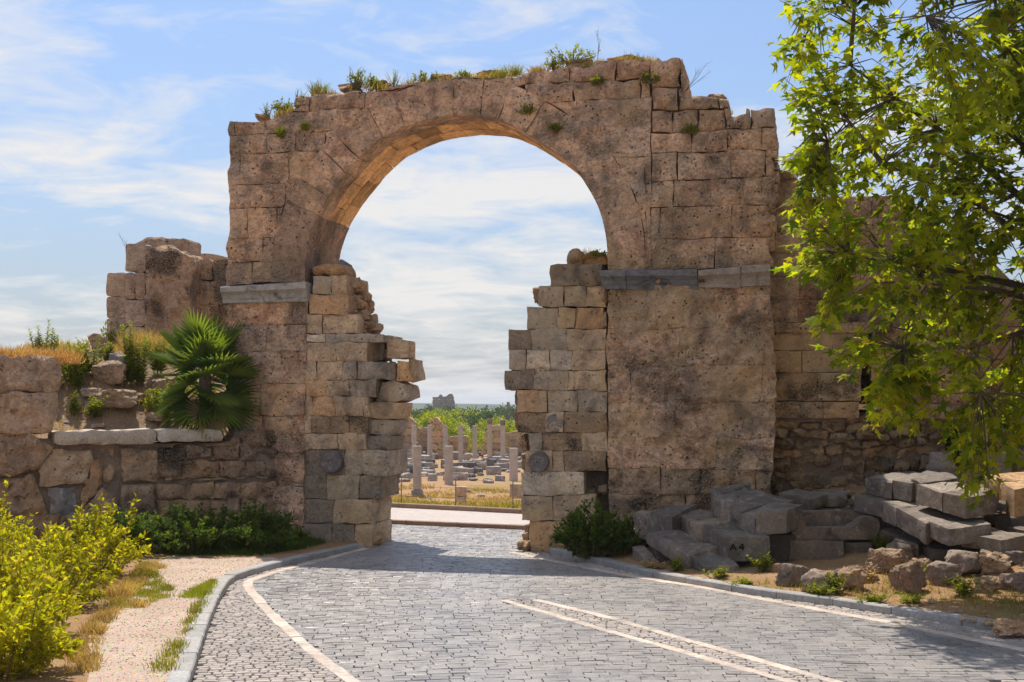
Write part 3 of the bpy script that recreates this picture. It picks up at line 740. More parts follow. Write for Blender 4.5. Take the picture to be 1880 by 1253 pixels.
courses('block', ur_b, [7.36, 7.75, 8.15, 8.9], gate, M_GATE, 45, 0.42, 0.75, (.93, .92, .92), v=0.12, depth=DEP, gap=0.014, rnd=0.06, er=0.09, edge=0.03, smooth_n=0, jag=0.03, shared=0.04, proud_v=.03)
# core behind the joints so no light leaks through
def core(poly, y0, y1, shrink, name='mortar_core'):
    b = inset(resample(ccw(poly), 0.15), shrink); b = 0.5 * b + 0.25 * (np.roll(b, 1, 0) + np.roll(b, -1, 0))
    v2, tr = tri_poly(b, 0.4, random.Random(2)); n = len(v2)
    V = [(x, y0, z) for x, z in v2] + [(x, y1, z) for x, z in v2]; Fc = list(tr) + [tuple(i + n for i in f[::-1]) for f in tr]
    cnt = {(f[i], f[(i + 1) % 3]) for f in tr for i in range(3)}
    for a, c in cnt:
        if (c, a) not in cnt: Fc.append((a, a + n, c + n, c))
    return mesh(name, V, Fc, M_MORTAR, gate)
core(ul, 0.22, DEP - .08, 0.10); core(ur, 0.24, DEP - .08, 0.10)
core([tuple(p) for p in INT] + [tuple(p) for p in EXT[::-1]], 0.20, DEP - .08, 0.07)

# outer piers below the imposts
pl = GATE.poly([(417, 528), (563, 520), (556, 1004), (420, 1015)]); pl[0] = (pl[0][0], 4.779); pl[1] = (pl[1][0], 4.779)
pl = [(x, max(z, -0.12)) for x, z in pl]
courses('block', pl, [-0.15, 0.5, 1.1, 1.75, 2.4, 3.0, 3.6, 4.1, 4.8], gate, M_GATE, 51, 0.7, 1.3, (0.97, .95, .94), v=0.08, depth=DEP, gap=0.002, rnd=0.012, er=0.04, edge=0.010, smooth_n=0, jag=0.03, rough=0.025, shared=0.09, proud_v=0.008)
pr = GATE.poly(ragged([(1114, 700), (1114, 500), (1411, 494), (1416, 560), (1419, 600), (1424, 700), (1422, 800), (1418, 880), (1405, 960), (1118, 975)], 2.5, 14, 6)); pr = [(x, min(z, 4.899)) for x, z in pr]
courses('block', pr, [-0.2, 0.55, 1.05, 1.5], gate, M_ROUGH, 52, 0.6, 1.1, (1.02, .97, .92), v=0.10, depth=DEP, res=0.06, gap=0.003, rnd=0.02, er=0.05, edge=0.012, smooth_n=0, jag=0.04, rough=0.03, shared=0.11, proud_v=0.012)
courses('block', pr, [1.5, 2.05, 2.65, 3.3, 3.95, 4.95], gate, M_GATE, 53, 0.7, 1.5, v=0.08, depth=DEP, res=0.06, gap=0.0008, rnd=0.006, er=0.03, edge=0.006, smooth_n=0, jag=0.04, rough=0.025, shared=0.12, proud_v=0.006)
core(pl, 0.30, DEP - .08, 0.10); core(pr, 0.36, DEP - .08, 0.10)

# impost cornices: a moulded profile swept along the wall, weathered
def cornice(px0, px1, ytop0, ytop1, ybot0, ybot1, col, mat, seed):
    r2 = random.Random(seed); u0, v0t = GATE.uv(px0, ytop0); u1, v1t = GATE.uv(px1, ytop1); v0b = GATE.uv(px0, ybot0)[1]; v1b = GATE.uv(px1, ybot1)[1]
    prof = [(0.30, 0.0), (-0.03, 0.0), (-0.035, 0.18), (-0.06, 0.24), (-0.075, 0.45), (-0.12, 0.60), (-0.15, 0.66), (-0.155, 0.95), (-0.14, 1.0), (0.30, 1.0)]
    n = max(3, int((u1 - u0) / 0.05)); V = []; Fc = []; m = len(prof)
    for i in range(n + 1):
        t = i / n; u = u0 + (u1 - u0) * t
        for (y, f) in prof:
            vb = v0b + (v1b - v0b) * t; vt = v0t + (v1t - v0t) * t; ch = max(0, nz(u * 3, f * 2, seed)) * 0.05 if y < -0.05 else 0
            V.append((u + (0.02 * nz(f * 5, seed, 1) if i in (0, n) else 0), y + ch + 0.006 * nz(u * 8, f * 6, seed), vb + (vt - vb) * f + 0.008 * nz(u * 5, f, seed + 3)))
    for i in range(n):
        for k in range(m): a = i * m + k; b = i * m + (k + 1) % m; Fc.append((a, a + m, b + m, b))
    Fc.append(tuple(range(m))); Fc.append(tuple(n * m + k for k in range(m))[::-1])
    o = mesh('cornice', V, Fc, mat, gate); o.color = (*col, 1); return o
cornice(410, 566, 528, 519, 557, 554, (1.5, 1.42, 1.32), M_CORNICE, 1)
cornice(1104, 1150, 498, 498, 531, 532, (0.75, 0.75, 0.78), M_CORNICE, 2)
cornice(1151, 1281, 497, 496, 532, 531, (0.68, 0.68, 0.72), M_CORNICE, 3)
cornice(1283, 1360, 498, 491, 528, 529, (1.35, 1.15, 1.0), M_CORNICE, 4)
cornice(1361, 1414, 490, 487, 527, 524, (1.4, 1.2, 1.05), M_CORNICE, 5)

# later masonry that narrows the passage: blocks listed row by row as in the photo
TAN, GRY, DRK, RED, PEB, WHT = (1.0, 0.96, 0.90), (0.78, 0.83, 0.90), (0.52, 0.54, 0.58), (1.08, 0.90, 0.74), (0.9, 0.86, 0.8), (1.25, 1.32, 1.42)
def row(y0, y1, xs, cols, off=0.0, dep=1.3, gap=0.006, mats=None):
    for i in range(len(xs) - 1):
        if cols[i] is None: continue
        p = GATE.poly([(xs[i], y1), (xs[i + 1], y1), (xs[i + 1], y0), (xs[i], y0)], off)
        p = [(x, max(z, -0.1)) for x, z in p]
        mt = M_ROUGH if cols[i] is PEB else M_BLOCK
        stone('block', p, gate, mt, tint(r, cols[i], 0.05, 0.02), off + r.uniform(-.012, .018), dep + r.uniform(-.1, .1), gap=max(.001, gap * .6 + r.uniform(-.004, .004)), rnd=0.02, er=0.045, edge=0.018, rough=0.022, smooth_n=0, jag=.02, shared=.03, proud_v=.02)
LI = [
 (506, 541, [573, 606, 634], [GRY, TAN]), (541, 577, [567, 637], [RED]), (577, 613, [560, 590, 656], [TAN, TAN]),
 (613, 629, [563, 596, 704], [WHT, GRY]), (629, 664, [560, 616, 674], [TAN, TAN]), (664, 698, [557, 579, 628, 654, 718], [TAN, TAN, GRY, GRY]),
 (698, 728, [556, 598, 640, 690], [RED, TAN, GRY]), (728, 765, [556, 571, 613, 665, 677], [TAN, RED, TAN, TAN]),
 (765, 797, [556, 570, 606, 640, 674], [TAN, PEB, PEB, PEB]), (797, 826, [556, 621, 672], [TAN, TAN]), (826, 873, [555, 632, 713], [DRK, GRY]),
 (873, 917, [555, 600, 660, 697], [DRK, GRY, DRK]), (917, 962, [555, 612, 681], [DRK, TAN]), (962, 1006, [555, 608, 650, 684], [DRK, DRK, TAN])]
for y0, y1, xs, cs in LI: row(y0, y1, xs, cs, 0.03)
RI = [
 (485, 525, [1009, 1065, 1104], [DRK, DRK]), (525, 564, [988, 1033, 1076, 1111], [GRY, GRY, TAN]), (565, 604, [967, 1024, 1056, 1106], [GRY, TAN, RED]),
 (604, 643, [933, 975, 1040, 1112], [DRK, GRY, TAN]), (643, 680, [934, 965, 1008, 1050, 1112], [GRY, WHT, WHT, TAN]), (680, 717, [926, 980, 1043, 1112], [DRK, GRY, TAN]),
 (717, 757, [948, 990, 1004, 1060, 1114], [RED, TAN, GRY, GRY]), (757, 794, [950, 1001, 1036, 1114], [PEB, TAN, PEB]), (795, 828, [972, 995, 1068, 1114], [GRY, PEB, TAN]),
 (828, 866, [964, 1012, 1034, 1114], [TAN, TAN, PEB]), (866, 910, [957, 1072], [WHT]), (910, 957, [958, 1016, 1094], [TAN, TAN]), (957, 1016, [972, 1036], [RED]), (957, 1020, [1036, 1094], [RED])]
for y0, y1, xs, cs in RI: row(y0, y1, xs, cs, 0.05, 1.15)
# recess block behind the dark hole at the foot of the right infill
row(866, 960, [1072, 1118], [DRK], 0.55, 0.6)
def gcore(px, off0, off1): core(GATE.poly(px, off0), off0, off1, 0.02)
gcore([(562, 630), (668, 640), (664, 720), (664, 900), (650, 990), (562, 990)], 0.13, 1.1)
gcore([(1000, 575), (1108, 560), (1108, 860), (975, 860), (962, 760), (962, 650)], 0.13, 1.05)

# round column drums built into the infill: (px, py, radius px, proud)
def drum(px, py, rp, out_, col, off):
    u, v = GATE.uv(px, py, off); R0 = rp * (GY - u * SA) / F; V = []; Fc = []; n = 22
    prof = [(0.3, 1.0), (-out_ + 0.03, 1.0), (-out_, 0.92), (-out_ + 0.004, 0.22), (-out_ + 0.03, 0.16)]
    for (y, q) in prof:
        for k in range(n):
            a = 2 * math.pi * k / n; w = 1 + 0.05 * nz(math.cos(a) * 2, math.sin(a) * 2, px) ; V.append((u + R0 * q * w * math.cos(a), off + y, v + R0 * q * w * math.sin(a)))
    for j in range(len(prof) - 1):
        for k in range(n): k2 = (k + 1) % n; Fc.append((j * n + k, j * n + k2, (j + 1) * n + k2, (j + 1) * n + k))
    Fc.append(tuple((len(prof) - 1) * n + k for k in range(n)))
    o = mesh('column_drum', V, Fc, M_MARBLE, gate, False); o.color = (*col, 1)
drum(1018, 777, 17, 0.02, (1.4, 1.4, 1.5), 0.05)
drum(991, 848, 19, 0.14, (1.25, 1.25, 1.35), 0.05)
drum(612, 848, 21, 0.16, (1.1, 1.1, 1.2), 0.03)

# rough broken edges: rubble stones, each its own part; (px, py, half-width px, half-height px, depth offset)
def rub(px, py, hw, hh, off, mat=M_RUBBLE, col=(1, 1, 1), dy=None, sub=3):
    Y = GY - GATE.uv(px, py, off)[0] * SA + off * CA; k = Y / F; u, v = GATE.uv(px, py + hh, off)
    rock('rubble_stone', (u, off, v), (hw * k * 1.32, dy or max(hw, hh) * k * 1.5, hh * k * 1.3), int(px * 7 + py), mat, gate, tint(r, col, 0.1), 4, 9, 0.16, rz=r.uniform(-.3, .3))
for q in [(648, 520, 12, 10, .42), (640, 536, 10, 9, .45), (660, 528, 12, 10, .6), (652, 548, 12, 9, .5), (672, 545, 11, 10, .7), (646, 562, 11, 9, .45), (664, 562, 11, 9, .6), (680, 566, 8, 12, .8), (650, 577, 9, 8, .45), (668, 580, 12, 9, .55), (684, 588, 9, 12, .75),
          (692, 602, 12, 10, .7), (672, 597, 12, 8, .55), (662, 608, 10, 7, .45), (640, 514, 9, 8, .6), (670, 560, 14, 20, .95), (655, 535, 14, 18, 1.0), (682, 606, 16, 10, 1.0), (660, 590, 18, 24, 1.0), (640, 550, 22, 40, 1.1),
          (690, 648, 12, 13, .75), (708, 652, 9, 9, .6), (722, 676, 8, 12, .5), (740, 712, 8, 14, .9), (738, 728, 9, 9, 1.0), (728, 755, 9, 16, 1.0), (722, 792, 8, 14, .9), (716, 828, 7, 12, .8), (712, 852, 7, 18, 1.0), (690, 893, 10, 22, .6), (693, 912, 7, 16, .9), (683, 935, 7, 12, .7), (684, 991, 20, 14, .25), (668, 985, 10, 14, .4)]:
    rub(*q[:5], col=(1.08, 0.98, 0.86), dy=q[5] if len(q) > 5 else None)
GOLD = (1.2, .98, .68)
for px, off, dep, col in [([(570, 506), (573, 490), (596, 482), (622, 487), (633, 499), (630, 507)], .15, .8, GOLD), ([(1040, 486), (1041, 462), (1052, 457), (1066, 459), (1069, 486)], .3, .6, TAN), ([(1063, 487), (1069, 468), (1090, 461), (1113, 463), (1114, 487)], .3, .9, GOLD)]:
    stone('block', GATE.poly(px, off), gate, M_RUBBLE, col, off, dep, gap=0, rnd=.06, er=.1, edge=.04, rough=.04, smooth_n=1)
for px, off, dep, col in [([(711, 659), (748, 657), (747, 624), (709, 622)], .34, .6, TAN), ([(727, 700), (751, 699), (748, 664), (729, 662)], .3, .5, GOLD), ([(751, 701), (770, 698), (763, 660), (747, 658)], .55, .5, TAN), ([(690, 737), (712, 742), (748, 731), (744, 706), (722, 698), (699, 702)], .22, .9, GRY),
        ([(663, 768), (721, 770), (734, 742), (712, 741), (690, 737), (675, 740)], .16, .9, TAN), ([(664, 798), (714, 800), (726, 772), (669, 768)], .2, .9, GRY), ([(668, 826), (713, 826), (719, 801), (671, 798)], .1, .9, DRK), ([(723, 778), (735, 776), (743, 746), (729, 742)], .7, .6, GOLD), ([(715, 812), (728, 806), (732, 780), (721, 776)], .7, .6, GOLD),
        ([(684, 924), (695, 920), (700, 875), (683, 873)], .35, .7, RED), ([(674, 985), (691, 979), (690, 946), (673, 946)], .45, .7, GOLD), ([(674, 664), (702, 663), (704, 630), (672, 629)], .45, .6, DRK), ([(700, 840), (716, 838), (719, 806), (700, 806)], .8, .5, RED), ([(690, 905), (697, 873), (712, 866), (712, 835), (690, 840)], .75, .5, GOLD), ([(690, 790), (724, 786), (738, 705), (700, 700)], .95, .3, RED)]:
    stone('block', GATE.poly(px, off), gate, M_BLOCK, tint(r, col, .06, .02), off, dep, gap=.003, rnd=.03, er=.06, edge=.02, rough=.025, smooth_n=0)
for q in [(960, 738, 12, 22, .5), (955, 775, 10, 18, .7), (966, 812, 10, 18, .6), (968, 848, 8, 20, .8),
          (962, 1004, 14, 12, .15), (966, 985, 7, 9, .45), (968, 970, 6, 8, .5), (990, 545, 12, 14, .7), (950, 625, 14, 14, .9), (1109, 545, 6, 16, .12), (1110, 590, 5, 14, .12), (1108, 900, 9, 10, .35), (1085, 905, 10, 9, .4)]:
    rub(*q[:5], col=(1.0, 0.94, 0.88))
# rough lumps on the worn right edge of the gate
for q in [(1424, 330, 9, 12, .25), (1420, 356, 10, 14, .3), (1417, 415, 9, 16, .3), (1415, 450, 8, 15, .3), (1424, 312, 8, 9, .4), (1418, 385, 8, 12, .35)]:
    rub(*q[:5], col=(0.95, 0.9, 0.88), dy=.5)
# loose capping stones on the crown, mostly sunk in earth
for q in [(482, 216, 12, 7, .4), (527, 206, 14, 9, .5), (556, 190, 15, 13, .35), (642, 166, 22, 8, .5), (702, 158, 18, 7, .6), (815, 148, 26, 8, .6), (905, 140, 22, 7, .7), (1062, 122, 26, 11, .6), (1150, 113, 30, 7, .7), (1312, 182, 18, 6, .5)]:
    rub(*q[:5], col=(0.95, 0.88, 0.84), dy=.3)

# flood lamp on the left ledge
fl = empty('floodlight', tuple(GATE.world(GATE.uv(634, 498, .8)[0], GATE.uv(634, 497, .8)[1], .8)), -GA)
props(fl, 'small grey floodlight tilted on the broken ledge inside the arch', 'floodlight')
def boxm(name, c, s, mat, parent, rot=None, bev=0.01):
    bm = bmesh.new(); bmesh.ops.create_cube(bm, size=1)
    for v in bm.verts: v.co = Vector((v.co.x * s[0], v.co.y * s[1], v.co.z * s[2]))
    bmesh.ops.bevel(bm, geom=list(bm.edges), offset=bev, segments=2, affect='EDGES')
    if rot is not None: bmesh.ops.rotate(bm, verts=bm.verts, cent=(0, 0, 0), matrix=rot)
    for v in bm.verts: v.co += Vector(c)
    return bm_obj(name, bm, mat, parent)
M_GREYM = mat_simple('lamp_housing', (0.22, 0.23, 0.25), (0.27, 0.28, 0.30), 9, 0.5, 0.05)
rt = Matrix.Rotation(R(32), 3, 'Y')
boxm('housing', (0, 0, 0.09), (0.26, 0.20, 0.09), M_GREYM, fl, rt); boxm('lens_panel', (0.02, 0, 0.145), (0.22, 0.16, 0.02), M_WHITEM, fl, rt, 0.004)
boxm('bracket', (-0.06, 0, -0.02), (0.05, 0.14, 0.16), M_DARK, fl)

# ------------------------------------------------------------------ monument wall right of the gate (behind the tree)
MON = Plane(*GATE.world(0, 0, 0.55)[:2], -GA)
mon = MON.empty('ruined_monument'); props(mon, 'ruined block wall with dark niches behind the plane tree', 'ruin')
def mblocks(rows, off=0.0, mat=M_ROUGH, dep=0.9, base=(1, 1, 1), **kw):
    for y0, y1, xs in rows:
        for a, b in zip(xs[:-1], xs[1:]):
            if (a, b) == (-1, -1): continue
            p = MON.poly([(a, y1), (b, y1), (b, y0), (a, y0)], off)
            stone('block', p, mon, mat, tint(r, base, 0.10), off + r.uniform(-.02, .02), dep, gap=0.004, rnd=0.016, er=0.04, edge=0.010, rough=0.02, smooth_n=0, shared=0.03, **kw)
stone('block', MON.poly([(1396, 388), (1478, 388), (1477, 340), (1462, 322), (1436, 310), (1396, 312)]), mon, M_GATE, (.9, .88, .86), 0, 1.2, jag=0.03)
mblocks([(388, 422, [1396, 1468]), (422, 465, [1396, 1470]), (465, 507, [1396, 1469]), (507, 550, [1396, 1467]), (550, 592, [1396, 1465])], 0, M_GATE, 1.2, (0.95, .92, .9))
mblocks([(592, 612, [1396, 1500, 1565, 1640]), (612, 644, [1396, 1528, 1582]), (644, 684, [1396, 1472, 1548, 1582]), (684, 736, [1396, 1502, 1581]), (738, 768, [1396, 1470, 1512, 1578])], 0, M_ROUGH, 1.0, (1.0, .95, .9))
# niche back and the wall to the right of it
mblocks([(360, 400, [1466, 1530, 1600, 1680]), (400, 450, [1466, 1510, 1590, 1660, 1720]), (450, 500, [1466, 1540, 1620, 1700, 1790]), (500, 550, [1466, 1500, 1580, 1650, 1740, 1812]), (550, 600, [1466, 1540, 1600, 1690, 1760, 1815])], 1.5, M_GATE, 0.8, (0.8, .77, .75))
mblocks([(600, 650, [1602, 1660, 1740, 1820]), (650, 700, [1600, 1690, 1760, 1820]), (700, 742, [1602, 1650, 1730, 1820])], 0.1, M_GATE, 0.9, (0.85, .82, .8))
mblocks([(600, 760, [1570, 1625])], 0.95, M_GATE, 0.3, (0.35, .33, .33))  # back of the narrow opening, tinted dark in place of shade
mblocks([(742, 752, [1577, 1613])], -0.12, M_BLOCK, 0.5, (1.3, 1.2, 1.05))
# rubble-built lower part: stones one by one on a mortar back
def mback():
    p = MON.poly([(1392, 766), (1735, 752), (1735, 900), (1392, 960)], 0.25); v2, tr = tri_poly(resample(ccw(p), 0.3), 0.3, random.Random(1)); n = len(v2)
    V = [(x, 0.25, z) for x, z in v2] + [(x, 0.95, z) for x, z in v2]; Fc = list(tr) + [tuple(i + n for i in f[::-1]) for f in tr]
    cnt = {(f[i], f[(i + 1) % 3]) for f in tr for i in range(3)}
    for a, c in cnt:
        if (c, a) not in cnt: Fc.append((a, a + n, c + n, c))
    mesh('mortar_core', V, Fc, M_MORTAR, mon)
mback()
def mback2(px, off, d):
    p = MON.poly(px, off); v2, tr = tri_poly(resample(ccw(p), 0.4), 0.4, random.Random(1)); n = len(v2)
    V = [(x, off, z) for x, z in v2] + [(x, off + d, z) for x, z in v2]; Fc = list(tr) + [tuple(i + n for i in f[::-1]) for f in tr]
    cnt = {(f[i], f[(i + 1) % 3]) for f in tr for i in range(3)}
    for a, c in cnt:
        if (c, a) not in cnt: Fc.append((a, a + n, c + n, c))
    mesh('mortar_core', V, Fc, M_MORTAR, mon)
mback2([(1424, 596), (1576, 596), (1576, 775), (1424, 775)], 0.12, 0.7)
mback2([(1604, 606), (1815, 606), (1815, 775), (1604, 775)], 0.2, 0.6)
mback2([(1440, 372), (1675, 372), (1718, 410), (1786, 460), (1808, 510), (1810, 760), (1440, 760)], 1.62, 0.5)
mback2([(1424, 330), (1462, 340), (1462, 590), (1424, 590)], 0.1, 0.9)
mback2([(1812, 460), (1812, 470), (1900, 560), (2000, 600), (2000, 900), (1812, 900)], 0.9, 0.6)
mblocks([(742, 770, [1612, 1660, 1705])], 0.05, M_GATE, 0.8, (.85, .82, .8))
mblocks([(540, 600, [1815, 1880, 1960]), (600, 660, [1820, 1900, 1980]), (660, 720, [1820, 1870, 1960]), (720, 780, [1820, 1900, 1980]), (780, 860, [1816, 1890, 1980])], 0.3, M_GATE, 0.7, (.8, .78, .76))
rz = [0.75]
while rz[-1] < 2.45: rz.append(rz[-1] + r.uniform(0.10, 0.24))
mreg = MON.poly([(1398, 764), (1600, 764), (1733, 752), (1733, 905), (1398, 960)], 0.1)
for ri, (za, zb_) in enumerate(zip(rz[:-1], rz[1:])):
    courses('rubble_stone', mreg, [za, zb_], mon, r.choice([M_RUBBLE, M_RUBBLE, M_ROUGH]), 800 + ri, 0.16, 0.5, r.choice([(.95, .88, .8), (.78, .74, .7), (1.05, .95, .82)]), .2, y0=0.10 + r.uniform(-.05, .06), depth=0.5, res=0.06, gap=0.006, rnd=0.05, er=0.08, edge=0.04, rough=0.09, smooth_n=1, jag=0.12, shared=0.14, proud_v=.05)
# doorway, its shade painted as a near-black back block, with a column base beside it
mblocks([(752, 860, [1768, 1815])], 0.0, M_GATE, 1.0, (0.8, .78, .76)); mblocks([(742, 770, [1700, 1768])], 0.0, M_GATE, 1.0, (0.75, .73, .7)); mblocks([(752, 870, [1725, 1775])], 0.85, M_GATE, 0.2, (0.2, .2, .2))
def lathe(name, prof, n, mat, parent, loc=(0, 0, 0), wob=0.0, seed=0, smooth=True):
    V = []; Fc = []
    for (rad, z) in prof:
        for k in range(n):
            a = 2 * math.pi * k / n; w = 1 + wob * nz(math.cos(a) * 1.5 + seed, math.sin(a) * 1.5, z * 1.2); V.append((rad * w * math.cos(a), rad * w * math.sin(a), z))
    for j in range(len(prof) - 1):
        for k in range(n): k2 = (k + 1) % n; Fc.append((j * n + k, j * n + k2, (j + 1) * n + k2, (j + 1) * n + k))
    Fc.append(tuple(range(n))[::-1]); Fc.append(tuple((len(prof) - 1) * n + k for k in range(n)))
    o = mesh(name, V, Fc, mat, parent); o.location = loc
    if smooth:
        for p in o.data.polygons: p.use_smooth = len(p.vertices) == 4
    return o
pb = P(1728, 858, 22.3); pb.z = bank_z(pb.x, pb.y) - 0.03
cb = lathe('column_base', [(0.26, 0), (0.27, 0.16), (0.22, 0.19), (0.25, 0.24), (0.25, 0.30), (0.20, 0.34), (0.19, 0.50), (0.185, 0.52)], 24, M_MARBLE, None, pb, 0.03)
cb.color = (1.5, 1.5, 1.6, 1); props(cb, 'weathered grey marble column base beside the dark doorway', 'column base')
for i, (px0, px1, lab) in enumerate([(1812, 1856, 'upright grey marble slab right of the doorway, nearer the doorway'), (1858, 1925, 'upright grey marble slab right of the doorway, cut by the picture edge')]):
    a, b = P(px0, 832, 22.0), P(px1, 832, 21.8); c, d = P(px1, 828, 22.5), P(px0, 828, 22.5)
    z = bank_z(a.x, a.y) - .05
    o = hexa('marble_block', [a, b, c, d], 1, M_MARBLE, 900 + i, base=z, col=(1.5, 1.45, 1.4)); props(o, lab, 'stone block', 'marble slabs by the doorway')

# ------------------------------------------------------------------ retaining wall on the left
rwall = WALLP.empty('retaining_wall'); props(rwall, 'low rough stone retaining wall with pale coping left of the gate', 'wall')
r = random.Random(77)
def wst(px, off=0.0, mat=M_WALLST, col=(1, 1, 1), dep=0.6, **kw):
    p = [(x, max(z, -0.1)) for x, z in WALLP.poly(px, off)]
    kw.setdefault('rnd', 0.05); kw.setdefault('er', 0.09)
    return stone('block', p, rwall, mat, tint(r, col, 0.12), off + r.uniform(-.03, .03), dep, gap=0.006, edge=0.035, rough=0.06, smooth_n=0, shared=0.09, **kw)
# big irregular stones, outlines traced
wst([(-60, 795), (60, 795), (97, 822), (70, 860), (0, 878), (-60, 870)], -0.05, col=(.92, .82, .74))
wst([(98, 822), (168, 828), (172, 845), (158, 893), (75, 892), (70, 868)], -0.04, col=(1.0, .95, .92))
wst([(-60, 873), (0, 882), (62, 872), (72, 893), (85, 945), (-60, 960)], 0.0, col=(.8, .75, .72))
wst([(88, 896), (142, 894), (143, 945), (92, 950)], 0.0, M_WHITEM, (0.72, .72, .75))
wst([(170, 828), (192, 826), (186, 892), (148, 935), (148, 900), (162, 880)], 0.02, col=(1.0, .86, .72))
wst([(193, 826), (212, 826), (210, 890), (190, 892)], 0.0, col=(.95, .85, .75))
wst([(222, 826), (288, 826), (290, 885), (226, 886)], 0.0, col=(1.0, .92, .85))
wst([(147, 938), (190, 895), (214, 905), (215, 960), (150, 965)], 0.0, col=(.9, .8, .72))
wst([(222, 888), (288, 888), (288, 945), (222, 948)], 0.0, col=(.9, .85, .8))
courses('block', WALLP.poly([(290, 822), (420, 812), (440, 790), (560, 790), (560, 875), (290, 885)]), [1.0, 1.3, 1.62, 1.86, 2.3], rwall, M_ROUGH, 61, 0.3, 0.65, (.78, .74, .72), depth=0.6, gap=0.005, rnd=0.045, er=0.07, edge=0.035, rough=0.05, smooth_n=0, shared=0.09, jag=0.05)
courses('block', WALLP.poly([(290, 885), (560, 878), (560, 1010), (290, 1010)]), [-0.1, 0.3, 0.6, 0.9, 1.2], rwall, M_WALLST, 62, 0.35, 0.75, (.85, .78, .72), depth=0.6, gap=0.005, rnd=0.045, er=0.07, edge=0.035, rough=0.05, smooth_n=0, shared=0.09, jag=0.05)
courses('block', WALLP.poly([(-60, 945), (290, 945), (290, 1040), (-60, 1040)]), [-0.15, 0.35, 0.8], rwall, M_WALLST, 63, 0.5, 0.9, (.8, .74, .7), depth=0.6, gap=0.005, rnd=0.045, er=0.07, edge=0.035, rough=0.05, smooth_n=0, shared=0.09, jag=0.05)
wcore = WALLP.poly([(-60, 800), (300, 815), (555, 810), (555, 1000), (-60, 1000)], 0.1)
def wall_core():
    v2, tr = tri_poly(resample(ccw(wcore), 0.3), 0.3, random.Random(1)); n = len(v2)
    V = [(x, 0.1, z) for x, z in v2] + [(x, 0.55, z) for x, z in v2]; Fc = list(tr) + [tuple(i + n for i in f[::-1]) for f in tr]
    cnt = {(f[i], f[(i + 1) % 3]) for f in tr for i in range(3)}
    for a, c in cnt:
        if (c, a) not in cnt: Fc.append((a, a + n, c + n, c))
    mesh('mortar_core', V, Fc, M_MORTAR, rwall)
wall_core()
# pale coping slabs
for a, b, yt0, yt1, yb in [(100, 287, 793, 788, 817), (288, 410, 788, 789, 812)]:
    p = WALLP.poly([(a, yb), (b, yb - 1), (b, yt1), (a, yt0)], -0.12)
    o = stone('coping_slab', p, rwall, M_COPING, tint(r, (1, .96, .92), 0.08), -0.14, 0.75, gap=0.006, rnd=0.05, er=0.1, edge=0.02, rough=0.02)
p = WALLP.poly([(438, 806), (505, 806), (503, 786), (445, 784)], 0.3); stone('coping_slab', p, rwall, M_WHITEM, (0.8, .8, .84), 0.3, 0.4, gap=0.004)
# the two large blocks stacked at the left end
for i, (px, lab) in enumerate([([(-70, 796), (70, 796), (100, 792), (113, 720), (-70, 724)], 'lower of the two big pale stone blocks stacked on the left wall'),
                               ([(-70, 724), (112, 719), (116, 660), (60, 654), (-10, 655), (-70, 662)], 'upper of the two big stone blocks on the left wall, grassy on top')]):
    e = WALLP.empty('stone_block'); e.location = WALLP.world(-3.0, WALLP.uv(40, 796 if i == 0 else 722, -0.1)[1], -0.1)
    o = stone('block_body', WALLP.poly(px, -0.1), None, M_WALLST, (1.15, 1.08, 1.02), -0.1, 1.0, rnd=0.05, er=0.08, gap=0.005, edge=0.03, rough=0.06, smooth_n=1, shared=0.04)
    bpy.data.objects.remove(e)
    o.name = 'stone_block'; o.rotation_euler = (0, 0, WALLP.a); o.location = (WALLP.ox, WALLP.oy, 0)
    props(o, lab, 'stone block', 'stacked blocks on the left wall')

# ------------------------------------------------------------------ mound behind the wall
def mound_z(x, y):
    dx, dy = x - WALLP.ox, y - WALLP.oy; n = -dx * WALLP.s + dy * WALLP.c; u = dx * WALLP.c + dy * WALLP.s
    z = 1.95 + 1.7 * sstep(0.4, 4.6, n) + 0.25 * sstep(3, 8, n)
    z -= 0.5 * sstep(-1.2, -4.0, u) * sstep(1.5, 4, n)
    z -= 0.35 * sstep(-0.3, 1.2, u)
    return z + 0.16 * fbm(x * 0.8, y * 0.8, 3) * sstep(0.2, 1, n) + 0.05 * fbm(x * 3, y * 3, 8)
mp = [tuple(WALLP.world(-9, 0, 0.35))[:2], tuple(WALLP.world(1.1, 0, 0.35))[:2], tuple(GATE.world(-4.9, 0, 1.9))[:2], (-5.6, 34), (-15, 34)]
mound = sheet('earth_mound', mp, mound_z, 0.24, M_MOUND, seed=8)
# skirt so the mound is closed at the back and sides
def skirt():
    p = resample(ccw(mp), 0.6); V = []; Fc = []
    for x, y in p: V += [(x, y, mound_z(x, y)), (x, y, -1.5)]
    n = len(p)
    for i in range(n): j = (i + 1) % n; Fc.append((2 * i, 2 * i + 1, 2 * j + 1, 2 * j))
    mesh('mound_side', V, Fc, M_MOUND, mound)
skirt()

